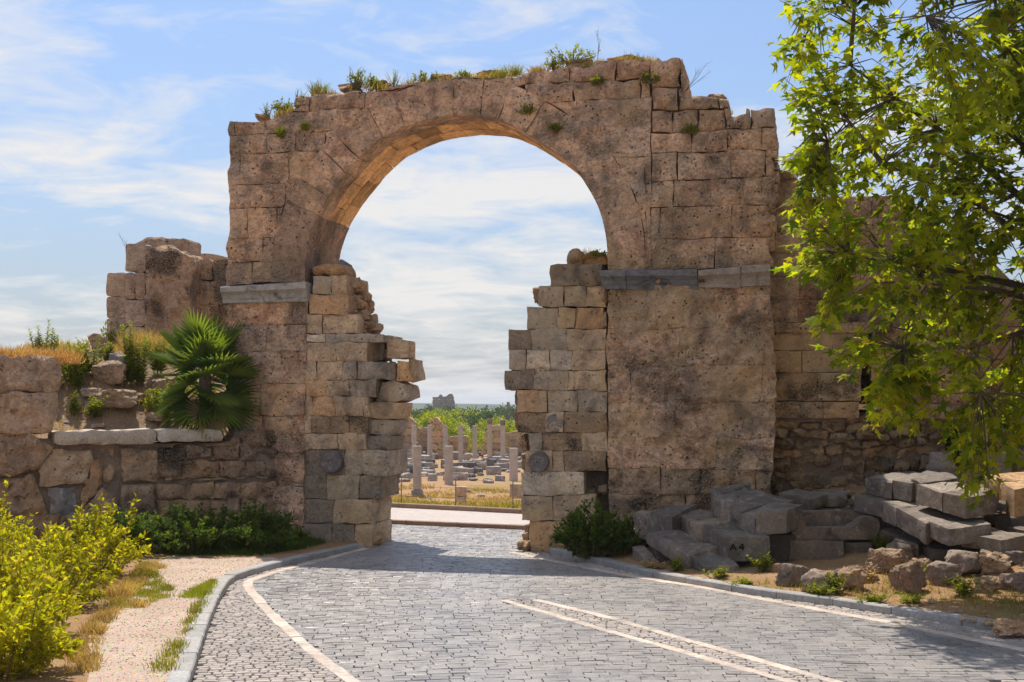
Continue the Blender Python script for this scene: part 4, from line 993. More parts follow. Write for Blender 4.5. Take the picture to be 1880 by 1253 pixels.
# boulders on the mound: px, py bottom, half width px, height px, depth
def ground_at(px, py_bottom, zf, y0, y1):
    """walk along the pixel's ray until it meets the surface zf"""
    k = (px - CX) / F; best = None
    n = 400
    for i in range(n):
        Y = y0 + (y1 - y0) * i / n; z = CH - (py_bottom - HOR) / F * Y
        if z <= zf(k * Y, Y): return Vector((k * Y, Y, zf(k * Y, Y)))
    return Vector((k * y1, y1, zf(k * y1, y1)))
BO = [(182, 643, 21, 34, M_RUBBLE, 'small brown boulder on the mound at the foot of the dressed ruin wall'), (200, 702, 34, 46, M_WALLST, 'large rounded grey boulder left on the mound below the ruin'), (215, 690, 22, 46, M_WHITEM, 'pale boulder leaning behind the yellow weeds on the mound'),
      (170, 727, 22, 22, M_RUBBLE, 'flat brown boulder at the far left of the mound'), (212, 748, 46, 40, M_RUBBLE, 'broad flat boulder low on the mound among dry grass'), (302, 728, 30, 46, M_WALLST, 'grey boulder half hidden under the palm'), (124, 778, 9, 9, M_WHITEM, 'small pale stone in dry grass beside the stacked blocks'),
      (178, 783, 16, 9, M_COPING, 'small tan stone in dry grass behind the coping'), (258, 735, 18, 22, M_RUBBLE, 'brown boulder on the mound between the weeds'), (290, 772, 22, 22, M_WALLST, 'low grey boulder just behind the coping'), (268, 640, 24, 18, M_WALLST, 'grey boulder in dry grass near the ruin foot')]
for i, (px, py, hw, hp, mt, lab) in enumerate(BO):
    g = ground_at(px, py, mound_z, 23.0, 33); k = g.y / F; g.z -= 0.06
    o = rock('boulder', g, (hw * k * 1.15, hw * k, hp * k * 0.62), 300 + i, mt, None, tint(r, (0.92, .88, .86) if mt is not M_WHITEM else (.8, .78, .8), 0.08), 4, 12, 0.11, rz=0.1 * i)
    props(o, lab, 'boulder', 'boulders on the left mound')
g = P(375, 772, 24.4); o = hexa('leaning_slab', [P(345, 752, 24.9), P(362, 748, 25.1), P(398, 783, 24.7), P(372, 785, 24.5)], 0.12, M_WALLST, 41, col=(.95, .95, 1.0)); props(o, 'tilted grey stone slab leaning below the palm', 'stone slab')

# ------------------------------------------------------------------ ruin behind the mound
def stone_rect_rows(plane, par, x0, x1, ys, off, mat, col, dep, seed, wpx=(30, 50)):
    rr = random.Random(seed)
    for y0, y1 in zip(ys[:-1], ys[1:]):
        x = x0
        while x < x1 - 2:
            x2 = min(x1, x + rr.uniform(*wpx)); x2 = x1 if x1 - x2 < 12 else x2
            stone('block', plane.poly([(x, y1), (x2, y1), (x2, y0), (x, y0)], off), par, mat, tint(rr, col, 0.09), off, dep, gap=0.006, rnd=0.03, edge=0.015, rough=0.02); x = x2
RUIN = Plane(-7.5, 29.2, R(-8))
ruin = RUIN.empty('ruined_wall'); props(ruin, 'broken stone pier and wall on the mound left of the gate', 'ruin')
stone_rect_rows(RUIN, ruin, 194, 232, [500, 545, 585, 650], 0.5, M_WALLST, (1.15, 1.12, 1.12), 0.7, 1, (30, 40))
stone_rect_rows(RUIN, ruin, 229, 266, [447, 500, 550, 600, 660], 0.3, M_WALLST, (1.15, 1.1, 1.1), 0.9, 2, (16, 40))
stone('rubble_core', RUIN.poly([(262, 640), (262, 480), (268, 455), (300, 448), (338, 466), (347, 470), (347, 640)]), ruin, M_ROUGH, (1.12, 1.02, .95), 0, 1.6, res=0.07, rnd=0.12, er=0.25, rough=0.07, edge=0.04, smooth_n=2)
stone('block', RUIN.poly([(240, 470), (246, 445), (275, 432), (300, 436), (341, 437), (343, 470)], 0.8), ruin, M_WALLST, (.95, .9, .86), 0.8, 1.0, rnd=0.06, edge=0.03)
stone_rect_rows(RUIN, ruin, 345, 440, [476, 515, 560, 640], 0.7, M_ROUGH, (1.0, .95, .92), 0.8, 3, (40, 60))
stone('block', RUIN.poly([(346, 480), (348, 464), (390, 466), (416, 472), (440, 472), (440, 480)], 1.1), ruin, M_WALLST, (1.05, .98, .9), 1.1, 0.8)

# ------------------------------------------------------------------ marble pile right of the road
r = random.Random(99)
GRP_L = 'grey marble blocks piled beside the gate'; GRP_R = 'marble slabs heaped below the monument'
def Q(pts): return [P(*p) for p in pts]
SL = [
 ('fluted_block', [(1190, 942, 21.7), (1234, 950, 21.3), (1280, 926, 22.0), (1216, 929, 22.2)], 0.36, (1.0, 1, 1), 'dark carved block leaning at the left end of the marble pile', GRP_L),
 ('marble_block', [(1165, 942, 22.1), (1196, 952, 21.8), (1204, 940, 22.2), (1178, 936, 22.3)], 0.40, (1.7, 1.6, 1.5), 'small pale block at the left end of the pile beside the green bush', GRP_L),
 ('bench_slab', [(1186, 976, 21.2), (1226, 1001, 20.7), (1288, 993, 20.8), (1248, 973, 21.4)], 0.26, (1.25, 1.2, 1.2), 'flat bench slab lowest at the left of the pile', GRP_L),
 ('bench_slab', [(1226, 998, 20.75), (1263, 1021, 20.2), (1318, 1004, 20.4), (1288, 993, 20.8)], 0.30, (1.3, 1.2, 1.1), 'sunlit flat bench slab second from the left in the low row', GRP_L),
 ('marble_block', [(1262, 1013, 20.4), (1291, 1041, 19.8), (1357, 1039, 19.8), (1320, 1012, 20.5)], 0.20, (1.0, 1, 1), 'low smooth dark block in front of the lettered block, nearest the kerb', GRP_L),
 ('bench_slab', [(1243, 941, 21.7), (1266, 958, 21.1), (1330, 950, 21.3), (1288, 934, 21.9)], 0.36, (1.1, 1.05, 1.05), 'bench slab in the middle row, farthest from the road', GRP_L),
 ('bench_slab', [(1267, 957, 21.1), (1290, 968, 20.8), (1352, 957, 20.95), (1328, 950, 21.3)], 0.40, (1.4, 1.25, 1.1), 'bench slab in the middle row with a sunlit tan edge', GRP_L),
 ('bench_slab', [(1290, 965, 20.85), (1309, 976, 20.6), (1378, 970, 20.7), (1350, 957, 21.0)], 0.42, (1.1, 1.03, 1.0), 'bench slab in the middle row just behind the lettered block', GRP_L),
 ('lettered_block', [(1308, 973, 20.6), (1328, 987, 20.2), (1414, 985, 20.2), (1378, 970, 20.7)], 0.37, (1.0, 1.0, 1.0), 'dark marble block with the painted mark A4 on its front', GRP_L),
 ('seat_block', [(1304, 897, 21.7), (1313, 911, 21.4), (1356, 897, 21.8), (1378, 886, 22.0)], 0.40, (1.0, 1, 1.02), 'uppermost seat stone at the back left of the leaning row', GRP_L),
 ('seat_block', [(1308, 913, 21.4), (1324, 922, 21.2), (1392, 900, 21.8), (1366, 894, 21.9)], 0.50, (1.12, 1.1, 1.1), 'second seat stone of the leaning row, counted from the gate', GRP_L),
 ('seat_block', [(1324, 920, 21.15), (1341, 930, 20.95), (1412, 908, 21.6), (1390, 900, 21.8)], 0.52, (1.3, 1.25, 1.2), 'third seat stone of the leaning row, paler on top', GRP_L),
 ('seat_block', [(1342, 929, 20.9), (1359, 942, 20.7), (1438, 914, 21.4), (1414, 907, 21.6)], 0.50, (1.05, 1.02, 1.0), 'fourth seat stone of the leaning row', GRP_L),
 ('seat_block', [(1359, 944, 20.7), (1386, 952, 20.45), (1456, 920, 21.2), (1439, 914, 21.4)], 0.42, (1.15, 1.1, 1.05), 'fifth seat stone of the leaning row, wedge shaped', GRP_L),
 ('seat_block', [(1386, 940, 20.4), (1445, 937, 20.3), (1474, 926, 20.9), (1412, 924, 21.0)], 0.41, (1.15, 1.12, 1.1), 'squarish streaked seat stone at the near end of the leaning row', GRP_L),
 ('marble_block', [(1449, 993, 20.7), (1549, 994, 20.6), (1552, 984, 21.2), (1456, 984, 21.3)], 0.44, (1.15, 1.05, .98), 'squared brownish block carrying the carved basin block', GRP_L),
 ('marble_block', [(1551, 996, 20.8), (1602, 998, 20.7), (1612, 986, 21.3), (1556, 986, 21.3)], 0.46, (.85, .78, .72), 'dark block in shadow right of the block under the carved basin', GRP_L),
 ('marble_block', [(1362, 1040, 20.2), (1440, 1036, 20.2), (1445, 1026, 20.7), (1375, 1026, 20.7)], 0.24, (.8, .78, .76), 'low dark block below the lettered block', GRP_L),
 ('marble_block', [(1416, 990, 20.9), (1446, 988, 20.9), (1450, 975, 21.6), (1416, 975, 21.6)], 0.5, (.6, .58, .56), 'dark block deep between the lettered block and the basin', GRP_L),
 ('edge_stone', [(1160, 1004, 21.6), (1196, 1040, 20.9), (1216, 1036, 20.9), (1182, 1000, 21.7)], 0.30, (1.3, 1.22, 1.15), 'long grey edging stone at the left beside the green bush', 'old edging stones behind the kerb'),
 ('edge_stone', [(1217, 1043, 20.55), (1298, 1069, 19.6), (1306, 1062, 19.75), (1228, 1038, 20.7)], 0.14, (1.7, 1.6, 1.5), 'long low edging stone in front of the smooth dark block', 'old edging stones behind the kerb'),
 ('edge_stone', [(1309, 1050, 20.0), (1368, 1066, 19.6), (1374, 1058, 19.9), (1318, 1044, 20.3)], 0.20, (1.9, 1.75, 1.55), 'short pale edging stone beside yellow flowers', 'old edging stones behind the kerb'),
 ('edge_stone', [(1358, 1071, 19.2), (1500, 1101, 18.0), (1530, 1098, 18.1), (1392, 1062, 19.5)], 0.13, (1.9, 1.7, 1.55), 'longest pale edging stone along the kerb', 'old edging stones behind the kerb'),
 ('edge_stone', [(1030, 1012, 23.2), (1078, 1030, 22.2), (1092, 1026, 22.3), (1046, 1006, 23.4)], 0.16, (1.7, 1.5, 1.35), 'tan edging stone at the foot of the right pier under the green bush', 'old edging stones behind the kerb'),
 ('edge_stone', [(1100, 1028, 22.0), (1140, 1040, 21.4), (1150, 1034, 21.6), (1112, 1022, 22.1)], 0.16, (1.7, 1.5, 1.35), 'tan edging stone just right of the green bush', 'old edging stones behind the kerb'),
 ('marble_slab', [(1588, 878, 21.3), (1637, 888, 20.9), (1702, 870, 21.8), (1650, 865, 22.2)], 0.34, (1.25, 1.22, 1.2), 'topmost slab at the left of the right heap', GRP_R),
 ('marble_slab', [(1638, 882, 20.9), (1674, 888, 20.6), (1738, 868, 21.6), (1702, 864, 21.9)], 0.40, (1.2, 1.18, 1.15), 'second slab of the top tier with a white streaked end', GRP_R),
 ('marble_slab', [(1674, 880, 20.7), (1692, 887, 20.5), (1765, 878, 21.1), (1736, 866, 21.6)], 0.46, (1.1, 1.05, 1.05), 'dark slab just behind the pale broken block on the right heap', GRP_R),
 ('marble_slab', [(1684, 889, 20.2), (1729, 905, 19.7), (1802, 894, 20.1), (1756, 884, 20.7)], 0.40, (1.9, 1.8, 1.7), 'pale cracked block lying across the right heap', GRP_R),
 ('marble_slab', [(1730, 904, 19.7), (1772, 914, 19.4), (1832, 906, 19.8), (1802, 893, 20.2)], 0.42, (1.3, 1.2, 1.12), 'rounded brown ended block right of the pale cracked block', GRP_R),
 ('marble_slab', [(1810, 922, 19.9), (1846, 926, 19.7), (1848, 919, 20.2), (1815, 916, 20.3)], 0.16, (.95, .9, .88), 'thin dark slab sticking out at the right end of the middle tier', GRP_R),
 ('marble_slab', [(1567, 908, 21.2), (1622, 924, 20.7), (1688, 919, 20.9), (1606, 900, 21.7)], 0.36, (1.1, 1.06, 1.04), 'long slab of the middle tier, nearest the gate', GRP_R),
 ('marble_slab', [(1622, 922, 20.7), (1646, 933, 20.3), (1702, 928, 20.5), (1686, 918, 20.9)], 0.40, (1.5, 1.45, 1.4), 'pale edged slab in the middle tier', GRP_R),
 ('marble_slab', [(1646, 932, 20.3), (1700, 962, 19.5), (1742, 948, 19.9), (1704, 928, 20.4)], 0.42, (1.15, 1.1, 1.08), 'long tilted slab running toward the road in the right heap', GRP_R),
 ('marble_slab', [(1688, 950, 19.8), (1742, 972, 19.1), (1820, 962, 19.3), (1764, 946, 20.0)], 0.34, (1.35, 1.3, 1.3), 'white speckled slab lowest in front of the right heap', GRP_R),
 ('stone_block', [(1806, 872, 21.0), (1834, 884, 20.6), (1905, 880, 20.9), (1880, 866, 21.6)], 0.42, (2.3, 1.9, 1.5), 'tan squared block at the back right of the heap', GRP_R),
 ('stone_block', [(1838, 888, 20.3), (1862, 898, 19.9), (1965, 884, 20.3), (1905, 876, 20.8)], 0.50, (2.3, 1.9, 1.5), 'large tan block at the right edge of the heap', GRP_R),
 ('marble_block', [(1826, 945, 20.1), (1858, 952, 19.8), (1950, 944, 20.0), (1890, 932, 20.7)], 0.46, (.85, .8, .78), 'big shadowed block under the tan block at the right edge', GRP_R),
 ('marble_slab', [(1490, 905, 22.3), (1556, 908, 22.1), (1560, 902, 22.5), (1496, 900, 22.6)], 0.16, (1.3, 1.3, 1.3), 'thin grey slab on the ground behind the carved basin', GRP_R),
 ('marble_block', [(1640, 990, 20.3), (1686, 1000, 19.9), (1700, 985, 20.4), (1660, 978, 20.7)], 0.36, (.95, .9, .86), 'dark mossy block low in the middle of the right heap', GRP_R),
 ('marble_slab', [(1480, 935, 22.0), (1560, 942, 21.6), (1590, 932, 22.0), (1510, 926, 22.4)], 0.22, (.9, .86, .82), 'dark flat slab behind the carved basin block', GRP_R),
 ('marble_slab', [(1575, 934, 21.4), (1640, 950, 20.9), (1700, 944, 21.1), (1624, 926, 21.7)], 0.30, (1.1, 1.05, 1.0), 'long flat slab under the middle tier of the right heap', GRP_R),
 ('marble_slab', [(1600, 968, 20.9), (1668, 986, 20.4), (1720, 976, 20.6), (1650, 960, 21.1)], 0.28, (.95, .9, .86), 'long low slab at the foot of the right heap, nearest the basin', GRP_R),
 ('marble_slab', [(1764, 978, 19.4), (1838, 992, 18.9), (1890, 982, 19.2), (1812, 970, 19.6)], 0.28, (1.1, 1.04, .98), 'long low slab at the foot of the right heap below the speckled slab', GRP_R),
 ('marble_slab', [(1850, 968, 19.7), (1905, 978, 19.3), (1960, 966, 19.7), (1890, 958, 20.1)], 0.30, (1.2, 1.1, 1.0), 'low slab cut by the right picture edge', GRP_R),
 ('marble_slab', [(1700, 1000, 19.9), (1760, 1014, 19.4), (1800, 1006, 19.6), (1740, 992, 20.1)], 0.26, (.95, .88, .82), 'flat dark slab between the rocks and the right heap', GRP_R),
 ('marble_slab', [(1430, 905, 22.0), (1486, 918, 21.6), (1520, 908, 22.0), (1462, 897, 22.3)], 0.24, (1.0, .95, .9), 'weathered slab between the leaning row and the rubble wall', GRP_L),
 ('marble_block', [(1560, 958, 21.4), (1640, 966, 21.0), (1668, 956, 21.4), (1590, 948, 21.8)], 0.40, (.85, .82, .8), 'dark slab filling the gap between basin and right heap', GRP_R),
]
slabs = {}
for i, (nm, pts, th, col, lab, grp) in enumerate(SL):
    mt = M_BLOCK if nm in ('stone_block',) else M_MARBLE
    if nm == 'stone_block': col = tuple(c / 2.2 for c in col)
    th = th * (0.72 if 'slab' in nm else 0.86 if nm == 'seat_block' else 1.0); tops = Q(pts); bz = [t.z - th for t in tops]
    o = hexa(nm, tops, th, mt, 500 + i, col=col, bev=0.012, rough=0.016, cuts=4)
    props(o, lab, 'stone slab' if 'slab' in nm else 'stone block', grp); slabs[lab] = o
# supports: every raised block rests on a lower, mostly hidden one or on the ground
def support(px, py, Y, sx, sy, ztop, seed, col, lab):
    c = P(px, py, Y); zb = bank_z(c.x, c.y) - 0.08
    if ztop - zb < 0.08: return
    t = [Vector((c.x - sx, c.y - sy, ztop)), Vector((c.x + sx, c.y - sy, ztop)), Vector((c.x + sx, c.y + sy, ztop)), Vector((c.x - sx, c.y + sy, ztop))]
    o = hexa('marble_block', t, 1, M_MARBLE, seed, base=zb, col=col, bev=0.03); props(o, lab, 'stone block', 'shadowed blocks under the piles')
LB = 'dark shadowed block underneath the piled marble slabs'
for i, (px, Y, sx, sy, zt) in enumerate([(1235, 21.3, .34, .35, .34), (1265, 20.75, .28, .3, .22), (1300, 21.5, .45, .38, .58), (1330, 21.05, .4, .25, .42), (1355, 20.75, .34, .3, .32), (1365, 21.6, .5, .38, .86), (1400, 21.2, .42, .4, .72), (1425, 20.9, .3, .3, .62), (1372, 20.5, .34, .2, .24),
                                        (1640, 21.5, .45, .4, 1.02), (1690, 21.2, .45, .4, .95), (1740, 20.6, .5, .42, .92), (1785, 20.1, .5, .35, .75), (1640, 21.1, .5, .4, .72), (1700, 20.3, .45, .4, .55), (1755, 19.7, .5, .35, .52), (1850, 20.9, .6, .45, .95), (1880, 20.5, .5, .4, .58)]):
    support(px, 900, Y + .08, sx * .85, sy * .85, zt - .02, 700 + i, (.55, .52, .50), LB)  # support tint darkened to stand in for shade beneath the slabs
# painted mark A4 on the lettered block (flat strokes just proud of its front face)
def mark():
    lb = slabs['dark marble block with the painted mark A4 on its front']
    a, b = P(1328, 987, 20.2), P(1414, 985, 20.2); n = (b - a).cross(Vector((0, 0, 1))).normalized()
    if n.y > 0: n = -n
    M_INK = mat_simple('black_paint', (0.012, 0.012, 0.012), (0.02, 0.02, 0.02), 20, 0.8, 0.05)
    ux = (b - a).normalized(); W_ = 0.11; H_ = 0.095
    S = [[(0, 0), (.42, 1)], [(.42, 1), (.84, 0)], [(.2, .38), (.66, .38)], [(1.75, 1), (1.2, .38)], [(1.2, .38), (2.0, .38)], [(1.75, 1), (1.75, 0)]]
    for q in S:
        V = []; 
        (x0, y0), (x1, y1) = q; d = Vector((x1 - x0, y1 - y0)).normalized(); e = Vector((-d.y, d.x)) * 0.10
        for (x, y) in ((x0 + e.x, y0 + e.y), (x1 + e.x, y1 + e.y), (x1 - e.x, y1 - e.y), (x0 - e.x, y0 - e.y)):
            p = a + ux * (0.10 + x * W_) + Vector((0, 0, -0.20 + y * H_)) + n * 0.022; V.append(p - lb.location)
        V2 = V + [v - n * 0.03 for v in V]
        mesh('painted_stroke', V2, [(0, 1, 2, 3), (7, 6, 5, 4), (0, 4, 5, 1), (1, 5, 6, 2), (2, 6, 7, 3), (3, 7, 4, 0)], M_INK, lb)
mark()
# carved basin block: profile with a notch, extruded, in front of a solid back
def basin():
    org = P(1535, 992, 20.75); sc = 20.75 / F; zb = org.z
    prof = [(1454, 992), (1453, 950), (1457, 943), (1474, 942), (1479, 968), (1486, 970), (1556, 969), (1572, 962), (1586, 950), (1602, 948), (1613, 953), (1617, 966), (1610, 985), (1605, 992)]
    back = [(1454, 992), (1453, 950), (1458, 942), (1540, 942), (1600, 947), (1613, 953), (1617, 966), (1608, 992)]
    bm = bmesh.new()
    for pr, y0, y1 in ((prof, 0.0, 0.34), (back, 0.335, 0.62)):
        pts = [Vector(((x - 1535) * sc, 0, (992 - y) * sc)) for x, y in pr]
        f0 = [bm.verts.new((p.x, y0, p.z)) for p in pts]; f1 = [bm.verts.new((p.x, y1, p.z)) for p in pts]
        bm.faces.new(f0[::-1]); bm.faces.new(f1); n = len(pts)
        for i in range(n): j = (i + 1) % n; bm.faces.new((f0[i], f0[j], f1[j], f1[i]))
    bmesh.ops.recalc_face_normals(bm, faces=bm.faces)
    bmesh.ops.bevel(bm, geom=[e for e in bm.edges if e.calc_face_angle(0) > 0.5], offset=0.015, segments=2, affect='EDGES')
    bmesh.ops.triangulate(bm, faces=bm.faces)
    for _ in range(3):
        L = [e for e in bm.edges if e.calc_length() > 0.12]
        bmesh.ops.subdivide_edges(bm, edges=L, cuts=1)
        bmesh.ops.triangulate(bm, faces=[f for f in bm.faces if len(f.verts) > 3])
    bm.normal_update()
    for v in bm.verts: v.co += v.normal * 0.010 * fbm(v.co.x * 4, v.co.y * 4, v.co.z * 4)
    o = bm_obj('basin_block', bm, M_MARBLE, None, False); o.location = (org.x, org.y, zb); o.color = (1.15, 1.05, 1.0, 1)
    props(o, 'carved dark marble block with a rectangular basin cut into it', 'stone block', GRP_L)
basin()
# loose rocks: px, py bottom, half width, height
RK = [(1567, 1082, 25, 40, 'pitted brown boulder beside dry weeds, leftmost of the loose rocks by the kerb', M_RUBBLE, (.8, .72, .68)), (1627, 1050, 33, 42, 'round topped pitted boulder behind the leftmost brown boulder', M_RUBBLE, (.85, .8, .76)), (1666, 1086, 29, 50, 'knobbly pitted dark boulder in the middle of the rocks by the kerb', M_RUBBLE, (.66, .6, .58)),
      (1730, 1070, 33, 40, 'smooth wedge shaped grey rock lit on top', M_MARBLE, (1.9, 1.65, 1.45)), (1770, 1055, 34, 46, 'large grey rock behind the wedge shaped rock', M_MARBLE, (1.4, 1.25, 1.15)), (1826, 1050, 30, 36, 'broad pitted tan rock near the right edge', M_RUBBLE, (.95, .9, .85)), (1813, 1085, 21, 28, 'small rounded rock behind the leafy green weed', M_RUBBLE, (.95, .88, .8)),
      (1862, 1082, 26, 36, 'pointed smooth rock at the right edge', M_MARBLE, (1.9, 1.65, 1.45)), (1852, 1030, 30, 28, 'grey rock behind the broad pitted rock', M_MARBLE, (1.1, 1.0, .95)), (1659, 1118, 11, 14, 'little stone on the bare earth close to the kerb', M_MARBLE, (1.4, 1.2, 1.1)), (1856, 1160, 32, 28, 'flat topped boulder right against the kerb at the right edge', M_RUBBLE, (1.0, .88, .82)),
      (1790, 1008, 28, 32, 'dark eroded rock under the speckled slab', M_MARBLE, (1.2, 1.1, 1.0)), (1872, 1006, 24, 28, 'dark eroded rock under the shadowed block', M_MARBLE, (1.1, 1.0, .95)), (1655, 1024, 24, 30, 'dark rounded rock left of the mossy block', M_MARBLE, (1.1, 1.0, .92)), (1692, 1042, 18, 22, 'small tan rock between the boulders and the heap', M_RUBBLE, (1.0, .92, .85)),
      (1456, 1075, 27, 42, 'dark angular rock below the squared brownish block', M_MARBLE, (1.1, 1.0, .92)), (1502, 1088, 28, 48, 'tall angular brown rock with a flat top close to the kerb', M_MARBLE, (1.5, 1.3, 1.18)), (1430, 1050, 12, 22, 'small brown stone among weeds under the lettered block', M_RUBBLE, (.9, .75, .65)), (1540, 1068, 16, 26, 'small dark rock tucked behind the tall angular rock', M_MARBLE, (.8, .75, .72)),
      (1600, 1066, 14, 16, 'small earthy stone between two pitted boulders', M_RUBBLE, (.8, .72, .66)), (1460, 1062, 30, 10, 'low flat dark stone at the foot of the piles', M_MARBLE, (.8, .76, .74))]
for i, (px, py, hw, hp, lab, mt, col) in enumerate(RK):
    g = ground_at(px, py, bank_z, 12, 24); k = g.y / F; g.z -= 0.05
    o = rock('rock', g, (hw * k * 1.35, hw * k * 1.15, hp * k * 0.72), 800 + i, mt, None, col, 4, 22 if mt is M_MARBLE else 18, 0.09 if mt is M_MARBLE else 0.22, rz=0.25 * i)
    props(o, lab, 'rock', 'loose rocks beside the kerb')
# debris below the rubble wall and along the bank
for i in range(80):
    px = r.uniform(1425, 1700); py = r.uniform(862, 950); g = ground_at(px, py, bank_z, 15, 24.2); s = r.uniform(0.06, 0.20); g.z -= 0.03
    o = rock('fallen_stone', g, (s * 1.2, s, s * .8), 1200 + i, r.choice([M_RUBBLE, M_MARBLE, M_ROUGH]), None, tint(r, (1, .95, .9), .2), 2, 10, .1)
    props(o, 'small fallen stone on the earth below the rubble wall', 'stone', 'fallen stones below the rubble wall')
for i in range(40):
    px = r.uniform(1480, 1880); py = 1075 + (px - 1480) * 0.16 + r.uniform(-5, 55) * (0.3 + (px - 1480) / 400); 
    g = ground_at(px, min(py, 1090 + (px - 1480) * 0.17), bank_z, 11, 24); s = r.uniform(0.025, 0.07); g.z -= 0.01
    o = rock('pebble', g, (s * 1.2, s, s * .8), 1300 + i, M_RUBBLE, None, tint(r, (1, .95, .9), .2), 1, 10, .1)
    props(o, 'small stone on the bare earth of the bank', 'stone', 'small stones scattered on the bank')

# ------------------------------------------------------------------ agora beyond the gate
r = random.Random(123)
def tz(x, y): return terrain_z(x, y)
def tground(px, py): return ground_at(px, py, tz, 34, 140)
def column(px, ytop, ybot, hw, lab, base=False, cap=False, tall=True):
    g = tground(px, ybot); k = g.y / F; h = (ybot - ytop) * k; R0 = hw * k; e = empty('column', (g.x, g.y, g.z - 0.03))
    props(e, lab, 'column', 'standing columns of the agora')
    prof = [(R0 * 1.02, 0), (R0, 0.02 * h)] + [(R0 * (1 - 0.07 * t / 8), h * (0.03 + 0.94 * t / 8)) for t in range(9)] + [(R0 * 0.95, h * 0.985), (R0 * 0.90, h)]
    o = lathe('shaft', prof, 20, M_COLUMN, e, (0, 0, 0), 0.02, px); o.color = (*tint(r, (1, .97, .95), .06), 1)
    if base:
        b = lathe('column_foot', [(R0 * 1.7, -0.02), (R0 * 1.7, h * .05), (R0 * 1.3, h * .08), (R0 * 1.45, h * .11), (R0 * 1.2, h * .15), (R0 * 1.03, h * .16)], 18, M_MARBLE, e, (0, 0, 0), 0.04); b.color = (1.7, 1.6, 1.5, 1)
    if cap:
        b = lathe('capital', [(R0 * .95, h * .90), (R0 * 1.05, h * .91), (R0 * 1.05, h * .94), (R0 * 1.2, h * .97), (R0 * 1.22, h * 1.01), (R0 * 1.0, h * 1.03)], 12, M_MARBLE, e, (0, 0, 0), 0.12, px); b.color = (1.2, 1.1, 1.05, 1)
for a in [(766, 818, 912, 8, 'short column on a moulded base, nearest in the agora', True, False), (824, 818, 890, 8.2, 'short column without a base standing before the white stone heap', False, False), (943, 822, 884, 8, 'short column with a chipped top close to the right pier', False, False),
          (732, 772, 862, 5, 'tall column half hidden by the left pier', False, False), (760, 780, 858, 4.6, 'tall column behind the nearest short column', False, False), (789, 780, 850, 4.6, 'tall column in front of the brown wall stump', False, False), (818, 780, 850, 4.4, 'tall column just left of the baseless short column', False, False),
          (846, 780, 850, 4.4, 'tall column right of the baseless short column', False, False), (872, 781, 850, 4.4, 'tall column in the middle of the back row', False, False), (899, 771, 852, 4.6, 'tall column with a capital, left of two', True, True), (923, 773, 852, 4.4, 'tall column with a capital, right of two', True, True)]:
    column(*a)
# pillar stump made of two blocks, and a pedestal by the right pier
def stump(px, y0, y1, hw, lab, n, seed):
    g = tground(px, y1); k = g.y / F; e = empty('stone_pillar', (g.x, g.y, g.z - .03)); props(e, lab, 'pillar'); h = (y1 - y0) * k; w = hw * k
    for i in range(n):
        z1 = h * (i + 1) / n; t = [Vector((s * w, q * w, z1)) for s, q in ((-1, -1), (1, -1), (1, 1), (-1, 1))]
        hexa('block', t, h / n - .004, M_BLOCK, seed + i, e, col=(1.0, .97, .95), bev=0.02)
stump(847, 893, 928, 9.5, 'low square pillar of two stacked blocks in dry grass', 2, 60)
stump(947, 888, 915, 11, 'square stone pedestal beside the right pier', 1, 64)
# heap of white marble blocks
WB = []
def heap(n, x0, x1, yb0, yb1, wmin, wmax, hmin, hmax, lab, grp, dark=0.3, hexp=0.45):
    for i in range(n):
        px = r.uniform(x0, x1); py = r.uniform(yb0, yb1); g = tground(px, py); k = g.y / F; w = r.uniform(wmin, wmax) * k; h = r.uniform(hmin, hmax) * k
        col = tint(r, (1.15, 1.1, 1.06) if r.random() > dark else (.55, .54, .56), .15)
        if r.random() < hexp:
            an = r.uniform(-.6, .6); d = w * r.uniform(.5, .9); ca, sa = math.cos(an), math.sin(an)
            t = [Vector((g.x + x * w * ca - y * d * sa, g.y + x * w * sa + y * d * ca, g.z + h + r.uniform(-.12, .12) * h)) for x, y in ((-1, -1), (1, -1), (1, 1), (-1, 1))]
            o = hexa('marble_block', t, 1, M_WHITEM, 2000 + i + n * 31, base=g.z - .05, col=col, bev=0.04, cuts=2)
        else:
            g.z -= .04; o = rock('marble_block', g, (w, w * .8, h * .6), 2500 + i + n * 31, M_WHITEM, None, col, 3, 10, .09)
        props(o, lab, 'stone block', grp)
heap(34, 705, 965, 866, 888, 6, 17, 7, 16, 'white and grey marble block in the front of the agora heap', 'marble blocks heaped in the agora, front rows')
heap(36, 745, 960, 850, 866, 8, 17, 8, 16, 'white and grey marble block at the back of the agora heap', 'marble blocks heaped in the agora, back rows')
heap(30, 725, 790, 826, 848, 6, 12, 8, 20, 'dark or pale block in the rubble behind the tall columns on the left', 'rubble left behind the columns', 0.6)
heap(34, 790, 960, 828, 847, 6, 12, 7, 16, 'pale block in the rubble row behind the tall columns', 'rubble right behind the columns', 0.35)
heap(16, 700, 955, 905, 938, 3, 9, 2, 5, 'small pale stone lying in the dry grass by the street', 'small stones in the agora grass', 0.0, 0.2)
